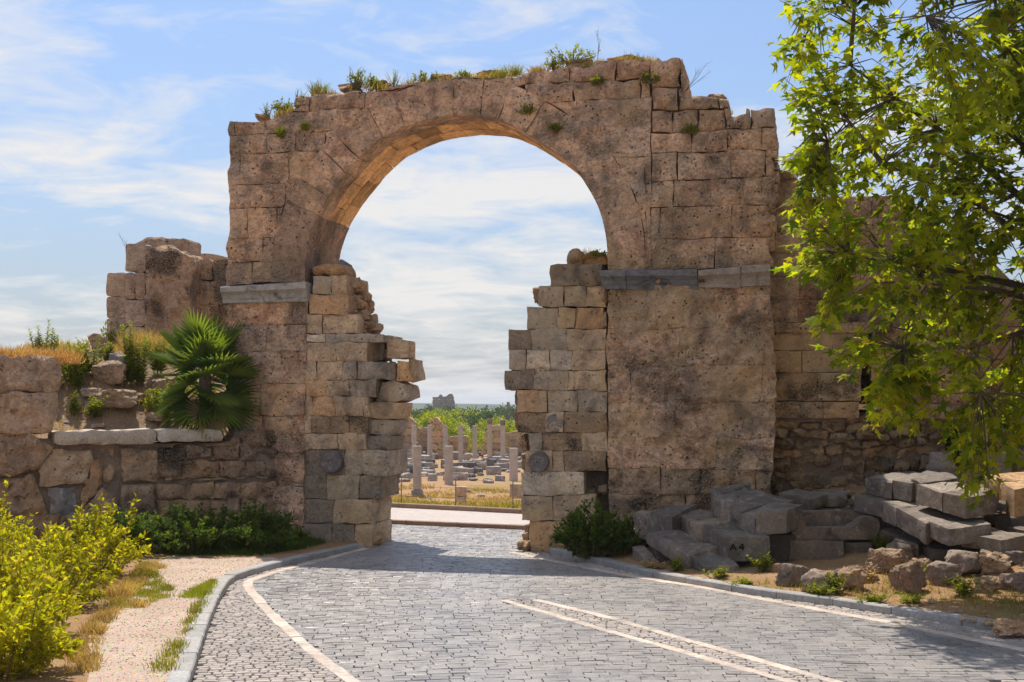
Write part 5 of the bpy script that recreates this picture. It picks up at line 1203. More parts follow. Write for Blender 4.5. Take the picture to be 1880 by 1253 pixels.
# ruined walls behind the columns
def far_wall(px, Y, lab, rows, seed, mat=M_RUBBLE, col=(.95, .92, .92), wpx=0.9, dep=1.0):
    pl = Plane((px[0][0] - CX) / F * Y, Y, 0.0); e = pl.empty('ruined_wall'); gz = terrain_z(pl.ox, Y); e.location.z = 0
    props(e, lab, 'ruin', 'ruined walls behind the agora')
    poly = pl.poly(px); zs = [p[1] for p in poly]; z0, z1 = min(min(zs), gz) - .1, max(zs)
    rw = [z0 + (z1 - z0) * i / rows for i in range(rows + 1)]
    poly = [(x, z if z > min(zs) + .05 else z0) for x, z in poly]
    courses('block', poly, rw, e, mat, seed, wpx * .7, wpx * 1.3, col, .14, depth=dep, res=0.2, gap=0.01, rnd=0.05, edge=0.04, rough=0.03)
far_wall([(700, 852), (765, 852), (764, 775), (752, 765), (740, 760), (722, 762), (700, 770)], 98, 'tall ruined rubble wall at the left behind the columns', 7, 1, dep=1.4)
far_wall([(764, 850), (786, 850), (786, 784), (764, 786)], 100, 'lower stretch of rubble wall beside the brown wall stump', 5, 2)
far_wall([(785, 848), (815, 848), (813, 782), (808, 770), (798, 766), (788, 770), (784, 790)], 96, 'brown wall stump with rounded top behind the columns', 7, 3, col=(1.1, .98, .88), dep=1.6)
far_wall([(815, 846), (862, 846), (860, 800), (822, 802)], 101, 'low rubble wall in the middle behind the columns', 4, 4)
far_wall([(880, 846), (930, 846), (928, 788), (916, 780), (900, 782), (892, 795), (884, 820)], 97, 'broken wall behind the two columns with capitals', 6, 5, col=(1.0, .95, .92), dep=1.4)
far_wall([(926, 846), (975, 846), (975, 790), (960, 782), (950, 792), (926, 796)], 100, 'ruined wall partly hidden by the right pier', 5, 6)
# wire fence along the far kerb
def fence():
    a, b = CK2[0].lerp(CK2[1], .22) + Vector((0, .35)), CK2[0].lerp(CK2[1], .80) + Vector((0, .35)); n = 8
    e = empty('wire_fence', (a.x, a.y, 0.0)); props(e, 'thin wire fence on slim posts beside the far kerb', 'fence')
    for i in range(n + 1):
        p = a.lerp(b, i / n) - a; V = []; Fc = []; zz = terrain_z(p.x + a.x, p.y + a.y); tube(V, Fc, [(p.x, p.y, zz), (p.x, p.y, .85)], [.014, .014], 6); mesh('post', V, Fc, M_STEEL, e)
    d = b - a
    for z in (.38, .62, .83):
        V = []; Fc = []; tube(V, Fc, [(d.x * t / 16, d.y * t / 16, z - 0.015 * math.sin(t * math.pi / 2) ** 2) for t in range(17)], [.004] * 17, 4); mesh('wire', V, Fc, M_STEEL, e)
fence()
# far ruin, tower stump and hills
def far_ruin():
    Y = 420.0; k = Y / F; pl = Plane((796 - CX) / F * Y, Y, R(6)); e = pl.empty('distant_ruin'); props(e, 'distant grey ruined building on the horizon above the trees', 'ruin')
    poly = pl.poly([(795, 770), (838, 770), (836, 745), (833, 727), (830, 723), (824, 724), (820, 728), (813, 729), (811, 724), (808, 724), (806, 729), (795, 729)])
    z0 = -1.5; poly = [(x, z if z > -1 else z0) for x, z in poly]
    courses('wall_section', poly, [-1.6, 1.2, 3.0, 4.6, 7.5], e, M_FARRUIN, 9, 1.4, 2.6, (1, 1, 1.02), .06, depth=5.0, res=0.4, gap=0.01, rnd=.08, edge=.06, rough=.05)
    Y2 = 300.0; pl2 = Plane((932 - CX) / F * Y2, Y2, 0); e2 = pl2.empty('distant_pillar'); props(e2, 'lone grey pillar stump standing among far bushes', 'pillar')
    stone('pillar_body', [(x, max(z, -1.4)) for x, z in pl2.poly([(929, 775), (937, 775), (936, 739), (930, 738)])] , e2, M_FARRUIN, (1.05, 1.05, 1.1), 0, 0.9, res=.25, rnd=.05, edge=.05)
far_ruin()
def hills():
    for nm, Y, h0, amp, sc, sd, col in (('hills', 2600, 7, 9, 0.004, 3, (0.9, .95, 1)), ('near_hills', 1300, 2.6, 3.5, 0.008, 8, (1, 1, .9))):
        V = []; Fc = []; n = 160; W_ = Y * 1.3
        for i in range(n + 1):
            x = -W_ + 2 * W_ * i / n; h = h0 + amp * max(-.3, fbm(x * sc, sd, 0, 5)) + 0.5 * nz(x * .05, sd, 3)
            for (yy, zz) in ((Y - 120, -2), (Y - 40, h * .72), (Y, h), (Y + 200, h * .5), (Y + 300, -2)): V.append((x, yy + 30 * nz(x * .002, yy, 1), zz))
        for i in range(n):
            for j in range(4): a = i * 5 + j; Fc.append((a, a + 5, a + 6, a + 1))
        o = mesh(nm, V, Fc, M_HILL, None, True); o['kind'] = 'structure'; o.color = (*col, 1)
hills()

# ------------------------------------------------------------------ plants
r = random.Random(321)
def leaf_add(V, Fc, p, d, up, L, w, fold=0.25, segs=1):
    """pointed oval leaf: p base, d direction, up approximate normal"""
    d = d.normalized(); s = d.cross(up)
    if s.length < 1e-4: s = d.orthogonal()
    s.normalize(); n = s.cross(d); b = len(V)
    V.append(tuple(p)); V.append(tuple(p + d * L * .45 + s * w + n * fold * w)); V.append(tuple(p + d * L - n * L * .12)); V.append(tuple(p + d * L * .45 - s * w + n * fold * w)); V.append(tuple(p + d * L * .5))
    Fc += [(b, b + 1, b + 4), (b + 1, b + 2, b + 4), (b + 2, b + 3, b + 4), (b + 3, b, b + 4)]
def rvec(rr): return Vector((rr.gauss(0, 1), rr.gauss(0, 1), rr.gauss(0, 1))).normalized()
def bush(name, c, rad, n, L, mat, lab, cat, grp=None, seed=0, zf=None, spikes=0, stems=14, dens=0.0):
    """leafy bush: twigs from the base carrying leaves, ragged outline, gaps"""
    rr = random.Random(seed); e = empty(name, c); props(e, lab, cat, grp); V = []; Fc = []; SV = []; SF = []
    ends = []
    for i in range(stems * 6):
        th = rr.uniform(0, 6.28); q = rr.random() ** .5; x, y = rad[0] * q * math.cos(th), rad[1] * q * math.sin(th)
        zt = rad[2] * math.sqrt(max(0.05, 1 - q * q * .9)) * rr.uniform(.65, 1.05)
        if nz((c[0] + x) * 1.7, (c[1] + y) * 1.7, seed) < -0.28 + dens: zt *= .55
        b = Vector((x * .35, y * .35, 0)); t = Vector((x, y, zt)); ends.append((b, t))
    for i in range(spikes):
        th = rr.uniform(0, 6.28); q = rr.uniform(.1, .8); x, y = rad[0] * q * math.cos(th), rad[1] * q * math.sin(th); ends.append((Vector((x * .6, y * .6, 0)), Vector((x, y, rad[2] * rr.uniform(1.05, 1.35)))))
    per = max(6, n // len(ends))
    for b, t in ends:
        m = b.lerp(t, .5) + Vector((rr.uniform(-.06, .06), rr.uniform(-.06, .06), .08 * rad[2])); pts = [b, m, t]
        tube(SV, SF, pts, [.009, .006, .003], 4, False)
        for k in range(per):
            q = rr.random() ** .6; p = b.lerp(m, q * 2) if q < .5 else m.lerp(t, q * 2 - 1)
            p = p + rvec(rr) * L * .9 * rr.random(); d = (rvec(rr) + (t - b).normalized() * .6 + Vector((0, 0, .15)))
            l = L * rr.uniform(.6, 1.25); leaf_add(V, Fc, p, d, Vector((0, 0, 1)) + rvec(rr) * .7, l, l * rr.uniform(.2, .3))
    o = mesh('foliage', V, Fc, mat, e); o['kind'] = 'stuff'
    mesh('stems', SV, SF, M_STEM, e)
    return e
def vz(x, y): return verge_z(x, y)
# foreground bushes on the left
BU = [((-6.15, 19.4), (.95, .9, .95), 5200, .085, 'rounded yellow green bush beside the path, farthest of the row', 1), ((-6.9, 17.6), (1.0, .9, .95), 4600, .085, 'yellow green bush behind the dry tuft, second of the row', 2), ((-5.75, 16.6), (.8, .8, .85), 4200, .085, 'yellow green bush in the middle of the row beside the path', 3),
      ((-5.5, 14.4), (.85, .8, .95), 4600, .085, 'yellow green bush near the camera at the left edge of the path', 4), ((-4.75, 12.3), (.7, .75, .85), 4600, .09, 'nearest leafy green bush in the lower left corner', 5), ((-7.1, 15.2), (.8, .8, 1.1), 3000, .085, 'yellow green bush cut by the left picture edge', 6), ((-7.5, 19.0), (.9, .8, 1.15), 3000, .085, 'tall shoots of yellow green bush at the left edge below the wall', 7)]
for (x, y), rad, n, L, lab, sd in BU:
    bush('bush', (x, y, vz(x, y)), rad, n, L, M_LEAF_BUSH, lab, 'bush', 'yellow green bushes along the path', sd, spikes=7)
# dark creepers in the shade at the wall foot
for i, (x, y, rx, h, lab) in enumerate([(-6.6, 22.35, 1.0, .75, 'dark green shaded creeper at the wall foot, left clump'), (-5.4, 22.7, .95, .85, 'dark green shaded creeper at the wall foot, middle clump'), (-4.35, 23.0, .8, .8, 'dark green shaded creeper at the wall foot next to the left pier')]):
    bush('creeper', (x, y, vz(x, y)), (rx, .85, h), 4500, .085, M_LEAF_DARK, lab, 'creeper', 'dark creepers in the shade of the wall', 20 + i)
# bush at the right pier
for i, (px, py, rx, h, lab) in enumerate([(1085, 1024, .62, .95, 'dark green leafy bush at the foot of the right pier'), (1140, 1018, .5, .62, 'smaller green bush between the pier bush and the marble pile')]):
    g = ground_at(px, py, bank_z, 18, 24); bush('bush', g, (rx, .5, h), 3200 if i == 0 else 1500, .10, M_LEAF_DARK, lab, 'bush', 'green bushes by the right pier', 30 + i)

def tuft(name, c, n, h, spread, mat, lab, cat, grp, seed, w=.006, parent=None):
    rr = random.Random(seed); V = []; Fc = []
    for i in range(n):
        b = Vector((max(-.6, min(.6, rr.gauss(0, .4))) * spread, max(-.6, min(.6, rr.gauss(0, .4))) * spread, -0.01)); hh = h * rr.uniform(.45, 1.15); d = Vector((rr.gauss(0, .4), rr.gauss(0, .4), 1)).normalized(); s = d.orthogonal().normalized() * w * rr.uniform(.7, 1.4)
        m = b + d * hh * .55; t = m + (d + Vector((d.x, d.y, -.25)) * .9).normalized() * hh * .5; k = len(V)
        V += [tuple(b - s), tuple(b + s), tuple(m + s * .7), tuple(m - s * .7), tuple(t)]; Fc += [(k, k + 1, k + 2, k + 3), (k + 3, k + 2, k + 4)]
    o = mesh(name, V, Fc, mat, parent); o.location = c
    if parent is None: props(o, lab, cat, grp)
    return o
def weed(name, c, h, mat, lab, grp, seed, nst=5, L=.06, spread=.12):
    """upright leafy stalks"""
    rr = random.Random(seed); e = empty(name, c); props(e, lab, 'weed', grp); V = []; Fc = []; SV = []; SF = []
    for i in range(nst):
        b = Vector((rr.gauss(0, spread * .4), rr.gauss(0, spread * .4), -.02)); t = b + Vector((rr.gauss(0, spread), rr.gauss(0, spread), h * rr.uniform(.6, 1.05))); tube(SV, SF, [b, b.lerp(t, .5) + Vector((rr.gauss(0, .02), rr.gauss(0, .02), 0)), t], [.008, .006, .002], 4, False)
        m = int(h * 55)
        for k in range(m):
            q = .12 + .88 * k / m; p = b.lerp(t, q); a = k * 2.4 + rr.uniform(-.4, .4); d = Vector((math.cos(a), math.sin(a), .55)); l = L * (1.25 - .75 * q) * rr.uniform(.7, 1.2); leaf_add(V, Fc, p, d, Vector((0, 0, 1)), l * 1.5, l * .3)
    o = mesh('foliage', V, Fc, mat, e); o['kind'] = 'stuff'; mesh('stems', SV, SF, M_STEM, e); return e
# weeds on the mound
MW = [(100, 720, 24.5, 1.25, 'tall thin green weed behind the stacked blocks, left one'), (140, 720, 25.4, 1.15, 'leafy green weed between the stacked blocks and the boulders'), (196, 680, 26.5, .7, 'yellow green weed stalk left of the pale boulder'), (240, 712, 25.6, 1.3, 'bright yellow weed in front of the pale boulder, left stalk'), (262, 712, 25.7, 1.05, 'bright yellow weed in front of the pale boulder, right stalk'),
      (305, 787, 24.1, .88, 'single slender yellow weed just behind the coping'), (135, 765, 24.6, .5, 'small yellow weed stalk low beside the stacked blocks'), (75, 690, 24.6, 1.1, 'thin green weed rising above the stacked blocks'), (160, 690, 25, .8, 'leafy green weed left of the large rounded boulder'), (225, 640, 27, .8, 'yellow green weed near the top of the mound below the ruin'), (330, 760, 24.5, .7, 'green weed below the palm on its left'), (170, 770, 24.5, .45, 'short yellow weed in the dry grass behind the coping'), (290, 690, 25.5, .9, 'yellow weed left of the palm')]
for i, (px, py, Y, h, lab) in enumerate(MW):
    g = ground_at(px, py, mound_z, 22.8, 30); weed('weed', g, h, M_LEAF_WEED, lab, 'yellow weeds on the mound', 60 + i, 4 if i in (5, 6) else 9, .11, .03 if i in (5, 6) else .10)
# dry grass covering the mound (uncountable)
def grass_cover(name, pts, mat, h, lab, seed, w=.006, cat='grass'):
    rr = random.Random(seed); V = []; Fc = []
    for (x, y, z) in pts:
        for _ in range(3):
            b = Vector((x + rr.gauss(0, .03), y + rr.gauss(0, .03), z - .01)); hh = h * rr.uniform(.4, 1.25); d = Vector((rr.gauss(0, .35), rr.gauss(0, .35), 1)).normalized(); s = d.orthogonal().normalized() * w * rr.uniform(.6, 1.4); m = b + d * hh * .6; t = m + (d + Vector((rr.gauss(0, .5), rr.gauss(0, .5), -.1))).normalized() * hh * .4; k = len(V)
            V += [tuple(b - s), tuple(b + s), tuple(m + s * .7), tuple(m - s * .7), tuple(t)]; Fc += [(k, k + 1, k + 2, k + 3), (k + 3, k + 2, k + 4)]
    o = mesh(name, V, Fc, mat); props(o, lab, cat, None, 'stuff'); return o
def scatter(poly, n, zf, seed, thr=-1, sc=.8):
    rr = random.Random(seed); p = np.array(poly); out = []
    x0, y0 = p.min(0); x1, y1 = p.max(0)
    while len(out) < n:
        c = np.array([(rr.uniform(x0, x1), rr.uniform(y0, y1)) for _ in range(400)]); k = inside(c, poly)
        for (x, y), ok in zip(c, k):
            if ok and nz(x * sc, y * sc, seed) > thr + rr.uniform(-.25, .25): out.append((x, y, zf(x, y)))
    return out[:n]
mpoly = [tuple(WALLP.world(-9, 0, 0.7))[:2], tuple(WALLP.world(.6, 0, 0.7))[:2], (-5.3, 30), (-14, 31)]
grass_cover('dry_grass', scatter(mpoly, 3000, mound_z, 3, -.05), M_DRY, .20, 'golden dry grass covering the mound behind the coping', 4)
tz0 = WALLP.uv(40, 655, 0.3)[1]
pts = [(*(WALLP.world(r.uniform(-4.0, -2.45), 0, r.uniform(0.02, .8)))[:2], tz0 - .1) for _ in range(700)]
grass_cover('red_dry_grass', pts, M_REDDRY, .30, 'reddish dry grass on top of the stacked blocks', 5)
g_ = ground_at(270, 590, mound_z, 24, 30)
pts = [(x, y, z) for x, y, z in scatter([tuple(P(235, 0, 27.6))[:2], tuple(P(330, 0, 27.6))[:2], tuple(P(330, 0, 28.8))[:2], tuple(P(225, 0, 28.8))[:2]], 900, mound_z, 6)]
grass_cover('brown_grass', pts, M_DRY, .55, 'tall brown grass at the foot of the broken pier', 7)
# agora grass
def poly_px(pts): return [tuple(tground(*p))[:2] for p in pts]
grass_cover('agora_grass', scatter(poly_px([(690, 945), (975, 958), (975, 905), (690, 890)]), 3600, tz, 8, .05, .5), M_DRY, .15, 'dry golden grass in front of the agora columns', 9, .012)
grass_cover('agora_green_grass', scatter(poly_px([(700, 942), (975, 955), (975, 935), (700, 918)]), 600, tz, 10, .1, .5), M_GRASS, .22, 'greenish grass strip along the far kerb', 11, .012)
# verge grass by the path and bank grass
grass_cover('path_grass', scatter([tuple(g2(*p)) for p in [(330, 1112), (380, 1116), (398, 1086), (392, 1078), (352, 1098)]], 700, lambda x, y: verge_z(x, y), 12), M_LEAF_WEED, .07, 'patch of green grass between path and left kerb', 13, .004)
grass_cover('path_edge_grass', scatter([tuple(g2(*p)) for p in [(205, 1135), (255, 1130), (330, 1105), (300, 1085), (270, 1040), (240, 1070)]], 1400, lambda x, y: verge_z(x, y), 14, -.05, 2), M_GRASS, .09, 'yellowish grass along the edge of the gravel path', 15, .004)
grass_cover('kerb_grass', scatter([tuple(g2(*p)) for p in [(275, 1260), (318, 1258), (362, 1150), (398, 1088), (386, 1088), (345, 1150)]], 420, lambda x, y: verge_z(x, y), 16, .05, 2), M_GRASS, .10, 'straggly yellow grass along the outside of the left kerb', 17, .004)
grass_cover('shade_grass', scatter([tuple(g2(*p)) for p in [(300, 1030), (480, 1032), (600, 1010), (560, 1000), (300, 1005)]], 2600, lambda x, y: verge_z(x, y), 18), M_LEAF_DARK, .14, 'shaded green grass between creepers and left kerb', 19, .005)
bp = [tuple(p) for p in offset_line(KRs, .3)][20:] + [tuple(p) for p in offset_line(KRs, 2.3)][20:][::-1]
grass_cover('bank_grass', scatter(bp, 2600, bank_z, 20, .02, .9), M_GRASS, .10, 'patchy yellow green grass on the earth bank', 21, .005)
grass_cover('bank_dry_grass', scatter(bp, 1800, bank_z, 22, .0, .9), M_DRY, .10, 'patchy dry grass on the earth bank', 23, .005)
TW = [(1238, 1050, .34, M_LEAF_WEED, 'yellow green weed between the lowest bench slab and the kerb'), (1200, 1045, .22, M_DRY, 'rusty dry weed by the kerb left of the yellow weed'), (1316, 1062, .26, M_LEAF_WEED, 'yellow flowered weed behind the kerb in front of the pale edging stone'), (1365, 1075, .18, M_LEAF_WEED, 'low yellow flowers at the left end of the longest edging stone'),
      (1402, 1050, .42, M_LEAF_WEED, 'thin stemmed weed standing before the lettered block'), (1505, 1096, .30, M_LEAF_WEED, 'bright green weed against the tall angular rock, left of two'), (1528, 1092, .42, M_LEAF_WEED, 'bright green weed right of the tall angular rock'), (1768, 1096, .46, M_LEAF_WEED, 'large leafy green weed in the middle of the rocks'), (1600, 1108, .22, M_LEAF_WEED, 'small green weed on the bare earth near the kerb'),
      (1670, 1112, .22, M_LEAF_WEED, 'small green weed beside the little stone'), (1690, 1060, .28, M_LEAF_WEED, 'thin green weed between wedge rock and knobbly boulder'), (1806, 1040, .24, M_LEAF_WEED, 'green weed growing on the broad pitted rock'), (1620, 1010, .42, M_LEAF_WEED, 'green weed right of the carved basin block'), (1836, 1015, .2, M_LEAF_WEED, 'green weed between grey rocks at the right'), (1738, 1075, .2, M_LEAF_WEED, 'small weed in front of the wedge rock'), (1585, 1070, .34, M_DRY, 'dry orange weed beside the leftmost brown boulder'), (1600, 960, .3, M_LEAF_WEED, 'weed in the shadow behind the basin')]
for i, (px, py, h, mt, lab) in enumerate(TW):
    g = ground_at(px, py, bank_z, 13, 24); weed('weed', g, h * .75, mt, lab, 'weeds among the rocks by the kerb', 100 + i, 9, .085, .11)
for i, (px, py, h, lab) in enumerate([(128, 700, .55, 'low yellow green shrub on the mound behind the stacked blocks'), (330, 745, .5, 'green shrub in the shade under the palm'), (285, 760, .4, 'small yellow green shrub behind the coping, left of the palm'), (205, 610, .5, 'green shrub at the foot of the dressed ruin wall')]):
    g = ground_at(px, py, mound_z, 23.0, 30); bush('shrub', g, (h * .8, h * .6, h), 900, .075, M_LEAF_WEED, lab, 'shrub', 'shrubs on the mound', 260 + i, stems=6, spikes=6)
def path_pebbles():
    rr = random.Random(5); V = []; Fc = []
    for (x, y, z) in scatter(path_poly, 2600, lambda x, y: verge_z(x, y) + .006, 44, -.3, 1.5):
        if y > 23: continue
        q = rr.uniform(.004, .014); b = len(V); V += [(x + q * dx * rr.uniform(.7, 1.3), y + q * dy * rr.uniform(.7, 1.3), z + q * dz) for dx, dy, dz in ((1, 0, 0), (0, 1, 0), (-1, 0, 0), (0, -1, 0), (0, 0, .8))]; Fc += [(b, b + 1, b + 4), (b + 1, b + 2, b + 4), (b + 2, b + 3, b + 4), (b + 3, b, b + 4)]
    o = mesh('loose_gravel', V, Fc, M_RUBBLE); props(o, 'loose gravel stones strewn over the pinkish path', 'gravel', None, 'stuff')
path_pebbles()
grass_cover('path_border_grass', scatter([tuple(g2(*p)) for p in [(120, 1258), (178, 1253), (182, 1190), (232, 1122), (292, 1050), (270, 1045), (200, 1115), (140, 1190)]], 1500, lambda x, y: verge_z(x, y), 46, -.1, 2.5), M_DRY, .10, 'dry straw and litter where bushes and path meet', 47, .004)
# dry tufts on the path
for i, (px, py, n, h, sp, lab) in enumerate([(176, 1182, 160, .18, .12, 'round dry brown tuft on the gravel path'), (196, 1160, 60, .08, .06, 'tiny dry tuft behind the round brown tuft'), (215, 1112, 300, .30, .28, 'big dry brown tuft at the bush edge'), (255, 1128, 200, .13, .18, 'yellowing tuft on the path near the big dry tuft'), (290, 1056, 200, .12, .2, 'dry tuft where path and bushes meet at the far end')]):
    p = g2(px, py); tuft('grass_tuft', (p.x, p.y, verge_z(p.x, p.y)), n, h, sp, M_DRY, lab, 'grass tuft', 'dry tufts on the path', 200 + i, .004)
# plants on the ruin tops
def on_gate(px, py, off): u, v = GATE.uv(px, py, off); return GATE.world(u, v, off)
TOPS = [(490, 208, .30, 'weed'), (520, 200, .25, 'leaf'), (548, 186, .30, 'weed'), (585, 168, .30, 'grass'), (650, 156, .42, 'weed'), (662, 156, .36, 'leaf'), (690, 158, .22, 'leaf'), (722, 154, .34, 'weed'), (775, 150, .22, 'leaf'), (800, 144, .22, 'weed'), (850, 140, .16, 'leaf'), (880, 140, .16, 'dry'), (915, 135, .22, 'grass'), (945, 132, .24, 'grass'), (985, 128, .16, 'dry'), (1015, 122, .2, 'leaf'),
        (1100, 114, .14, 'dry'), (1140, 108, .12, 'dry'), (1180, 108, .12, 'dry'), (515, 244, .22, 'grass'), (560, 232, .2, 'grass'), (1195, 148, .22, 'leaf'), (1096, 150, .12, 'leaf'), (968, 204, .18, 'leaf'), (1020, 236, .14, 'leaf'), (1268, 240, .16, 'leaf'), (1330, 204, .12, 'dry'), (1290, 512, .10, 'grass'), (1080, 470, .22, 'dry'), (1100, 466, .16, 'leaf'), (1060, 476, .14, 'dry'), (1450, 318, .2, 'dry'), (575, 470, .001, 'x')]
for i, (px, py, h, kd) in enumerate(TOPS):
    front = (py > 200 and 500 < px < 1060) or (px, py) in ((1195, 148), (1096, 150), (1268, 240), (1290, 512))
    p = on_gate(px, py + 6, -0.02 if front else .35)
    if kd == 'x': continue
    where = 'in a crack of the gate face' if front else 'on the broken top of the gate'
    if kd == 'weed':
        e = weed('weed', p, h, M_LEAF_WEED, 'spindly flowering weed %s' % where, 'spindly weeds on the gate', 400 + i, 9, .04, .09)
    elif kd == 'leaf':
        bush('small_plant', p, (h * .9, h * .6, h), 260, .06, M_LEAF_WEED, 'small leafy green plant %s' % where, 'plant', 'small plants ' + ('in the gate face' if front else 'on the gate top'), 400 + i, stems=4)
    else:
        tuft('grass_tuft', p, 160, h, .22 if not front else .1, M_DRY if kd == 'dry' else M_GRASS, ('dry golden grass tuft ' if kd == 'dry' else 'green grass tuft ') + where, 'grass tuft', ('dry tufts ' if kd == 'dry' else 'green tufts ') + ('in the gate face' if front else 'on the gate top'), 400 + i, .005)
def crown_pts():
    out = []
    line = [(470, 219), (508, 212), (545, 194), (575, 170), (640, 164), (700, 158), (762, 150), (810, 145), (868, 141), (920, 137), (1000, 127), (1088, 118), (1150, 107), (1198, 111)]
    for _ in range(2300):
        i = r.randrange(len(line) - 1); t = r.random(); x = line[i][0] + (line[i + 1][0] - line[i][0]) * t; y = line[i][1] + (line[i + 1][1] - line[i][1]) * t
        if nz(x * .03, 1, 2) < -.1: continue
        o = r.uniform(.08, 1.5); u, v = GATE.uv(x, y, 0); p = GATE.world(u, v + .03 * (o - .08), o); out.append(tuple(p))
    return out
_cp = crown_pts()
grass_cover('crown_dry_grass', _cp[:len(_cp) * 3 // 5], M_DRY, .16, 'dry golden grass covering the broken crown of the gate', 41, .006)
grass_cover('crown_green_grass', _cp[len(_cp) * 3 // 5:], M_GRASS, .18, 'green grass growing along the broken crown of the gate', 42, .006)
# airy shrub and bare twigs on the crown
bush('shrub', on_gate(1050, 118, .4), (.55, .35, .38), 420, .06, M_LEAF_WEED, 'airy spreading shrub on the crown of the gate', 'shrub', None, 500, stems=5)
def twigs(name, base, tips, lab, seed):
    rr = random.Random(seed); V = []; Fc = []
    for t in tips:
        t = Vector(t); m = t * .5 + rvec(rr) * .03; tube(V, Fc, [Vector((0, 0, 0)), m, t], [.007, .005, .002], 4, False)
        for k in range(4): q = rr.uniform(.4, .95); p = t * q; tube(V, Fc, [p, p + (t.normalized() + rvec(rr) * .6) * .12], [.003, .001], 3, False)
    o = mesh(name, V, Fc, M_STEM); o.location = base; props(o, lab, 'twig')
twigs('bare_twig', on_gate(1097, 112, .4), [(0, 0, .55), (.05, 0, .4)], 'thin bare stalk standing upright on the crown of the gate', 1)
twigs('bare_twig', on_gate(1258, 168, .4), [(.38, 0, .5), (.28, .1, .46), (.45, 0, .35)], 'bare forked twigs leaning out right of the top block', 2)
twigs('bare_twig', tuple(RUIN.world(*RUIN.uv(240, 470, .2), .2)), [(-.25, 0, .45), (-.12, 0, .3)], 'bare bent twig on the broken pier at the left', 3)

# ------------------------------------------------------------------ fan palm
def palm():
    c = P(376, 700, 24.55); c.z = mound_z(c.x, c.y) - .05; e = empty('fan_palm', c); props(e, 'green fan palm on the mound against the left pier', 'palm'); rr = random.Random(8)
    top = P(376, 672, c.y) - c; V = []; Fc = []; tube(V, Fc, [Vector((0, 0, -.1)), top * .5 + Vector((.02, 0, 0)), top], [.15, .13, .10], 10); mesh('trunk', V, Fc, M_BARK, e)
    V = []; Fc = []
    for i in range(90):
        a = rr.uniform(0, 6.28); z = rr.uniform(.1, 1); p = top * z + Vector((math.cos(a) * .12, math.sin(a) * .12, 0)); leaf_add(V, Fc, p, Vector((math.cos(a), math.sin(a), rr.uniform(.2, .9))), Vector((0, 0, 1)), rr.uniform(.15, .3), .02)
    mesh('leaf_bases', V, Fc, M_STEM, e)['kind'] = 'stuff'
    N = 46; SC = 1.15
    for i in range(N):
        a = i * 2.399; el = R(86 - 150 * (i / N) + rr.uniform(-9, 9)); d = Vector((math.cos(a) * math.cos(el), math.sin(a) * math.cos(el), math.sin(el)))
        pl_ = SC * rr.uniform(.34, .50) * (1 if i > 6 else .75); st = top * (1 - .30 * i / N) + Vector((0, 0, rr.uniform(-.08, .05))); hub = st + d * pl_ + Vector((0, 0, -.06 * (i / N)))
        V = []; Fc = []; tube(V, Fc, [st, st.lerp(hub, .5) + Vector((0, 0, .03)), hub], [.014, .011, .008], 5, False); dry = i > N - 4
        pet = mesh('leaf_stalk', V, Fc, M_STEM if dry else M_LEAF_PALM, e)
        side = d.cross(Vector((0, 0, 1)));
        if side.length < .1: side = Vector((math.sin(a), -math.cos(a), 0))
        side.normalize(); nrm = side.cross(d).normalized(); ro = rr.uniform(-1.15, 1.15) * math.cos(el); side, nrm = side * math.cos(ro) + nrm * math.sin(ro), nrm * math.cos(ro) - side * math.sin(ro); LV = []; LF = []; M_ = 24; rad = SC * rr.uniform(.52, .64) * (.8 if i < 4 else 1)
        for k in range(M_):
            t = -1 + 2 * (k + .5) / M_; an = t * R(118); dr = (d * math.cos(an) + side * math.sin(an)).normalized(); dr = (dr + nrm * .18 * abs(t)).normalized(); L = rad * (1 - .22 * abs(t)) * rr.uniform(.92, 1.06)
            tg = side * math.cos(an) - d * math.sin(an); w = .55 * L * R(118) / M_; b = len(LV); mid = hub + dr * L * .52
            tip = mid + (dr + Vector((0, 0, -1)) * (.02 + .08 * (i / N)) * rr.uniform(.5, 1.5)).normalized() * L * .48
            fold = nrm * w * .55
            LV += [tuple(hub), tuple(mid + tg * w - fold), tuple(mid + fold), tuple(mid - tg * w - fold), tuple(tip)]
            LF += [(b, b + 1, b + 2), (b, b + 2, b + 3), (b + 1, b + 4, b + 2), (b + 2, b + 4, b + 3)]
        o = mesh('fan_leaf', LV, LF, M_LEAF_PALMDRY if dry else M_LEAF_PALM, pet)
palm()

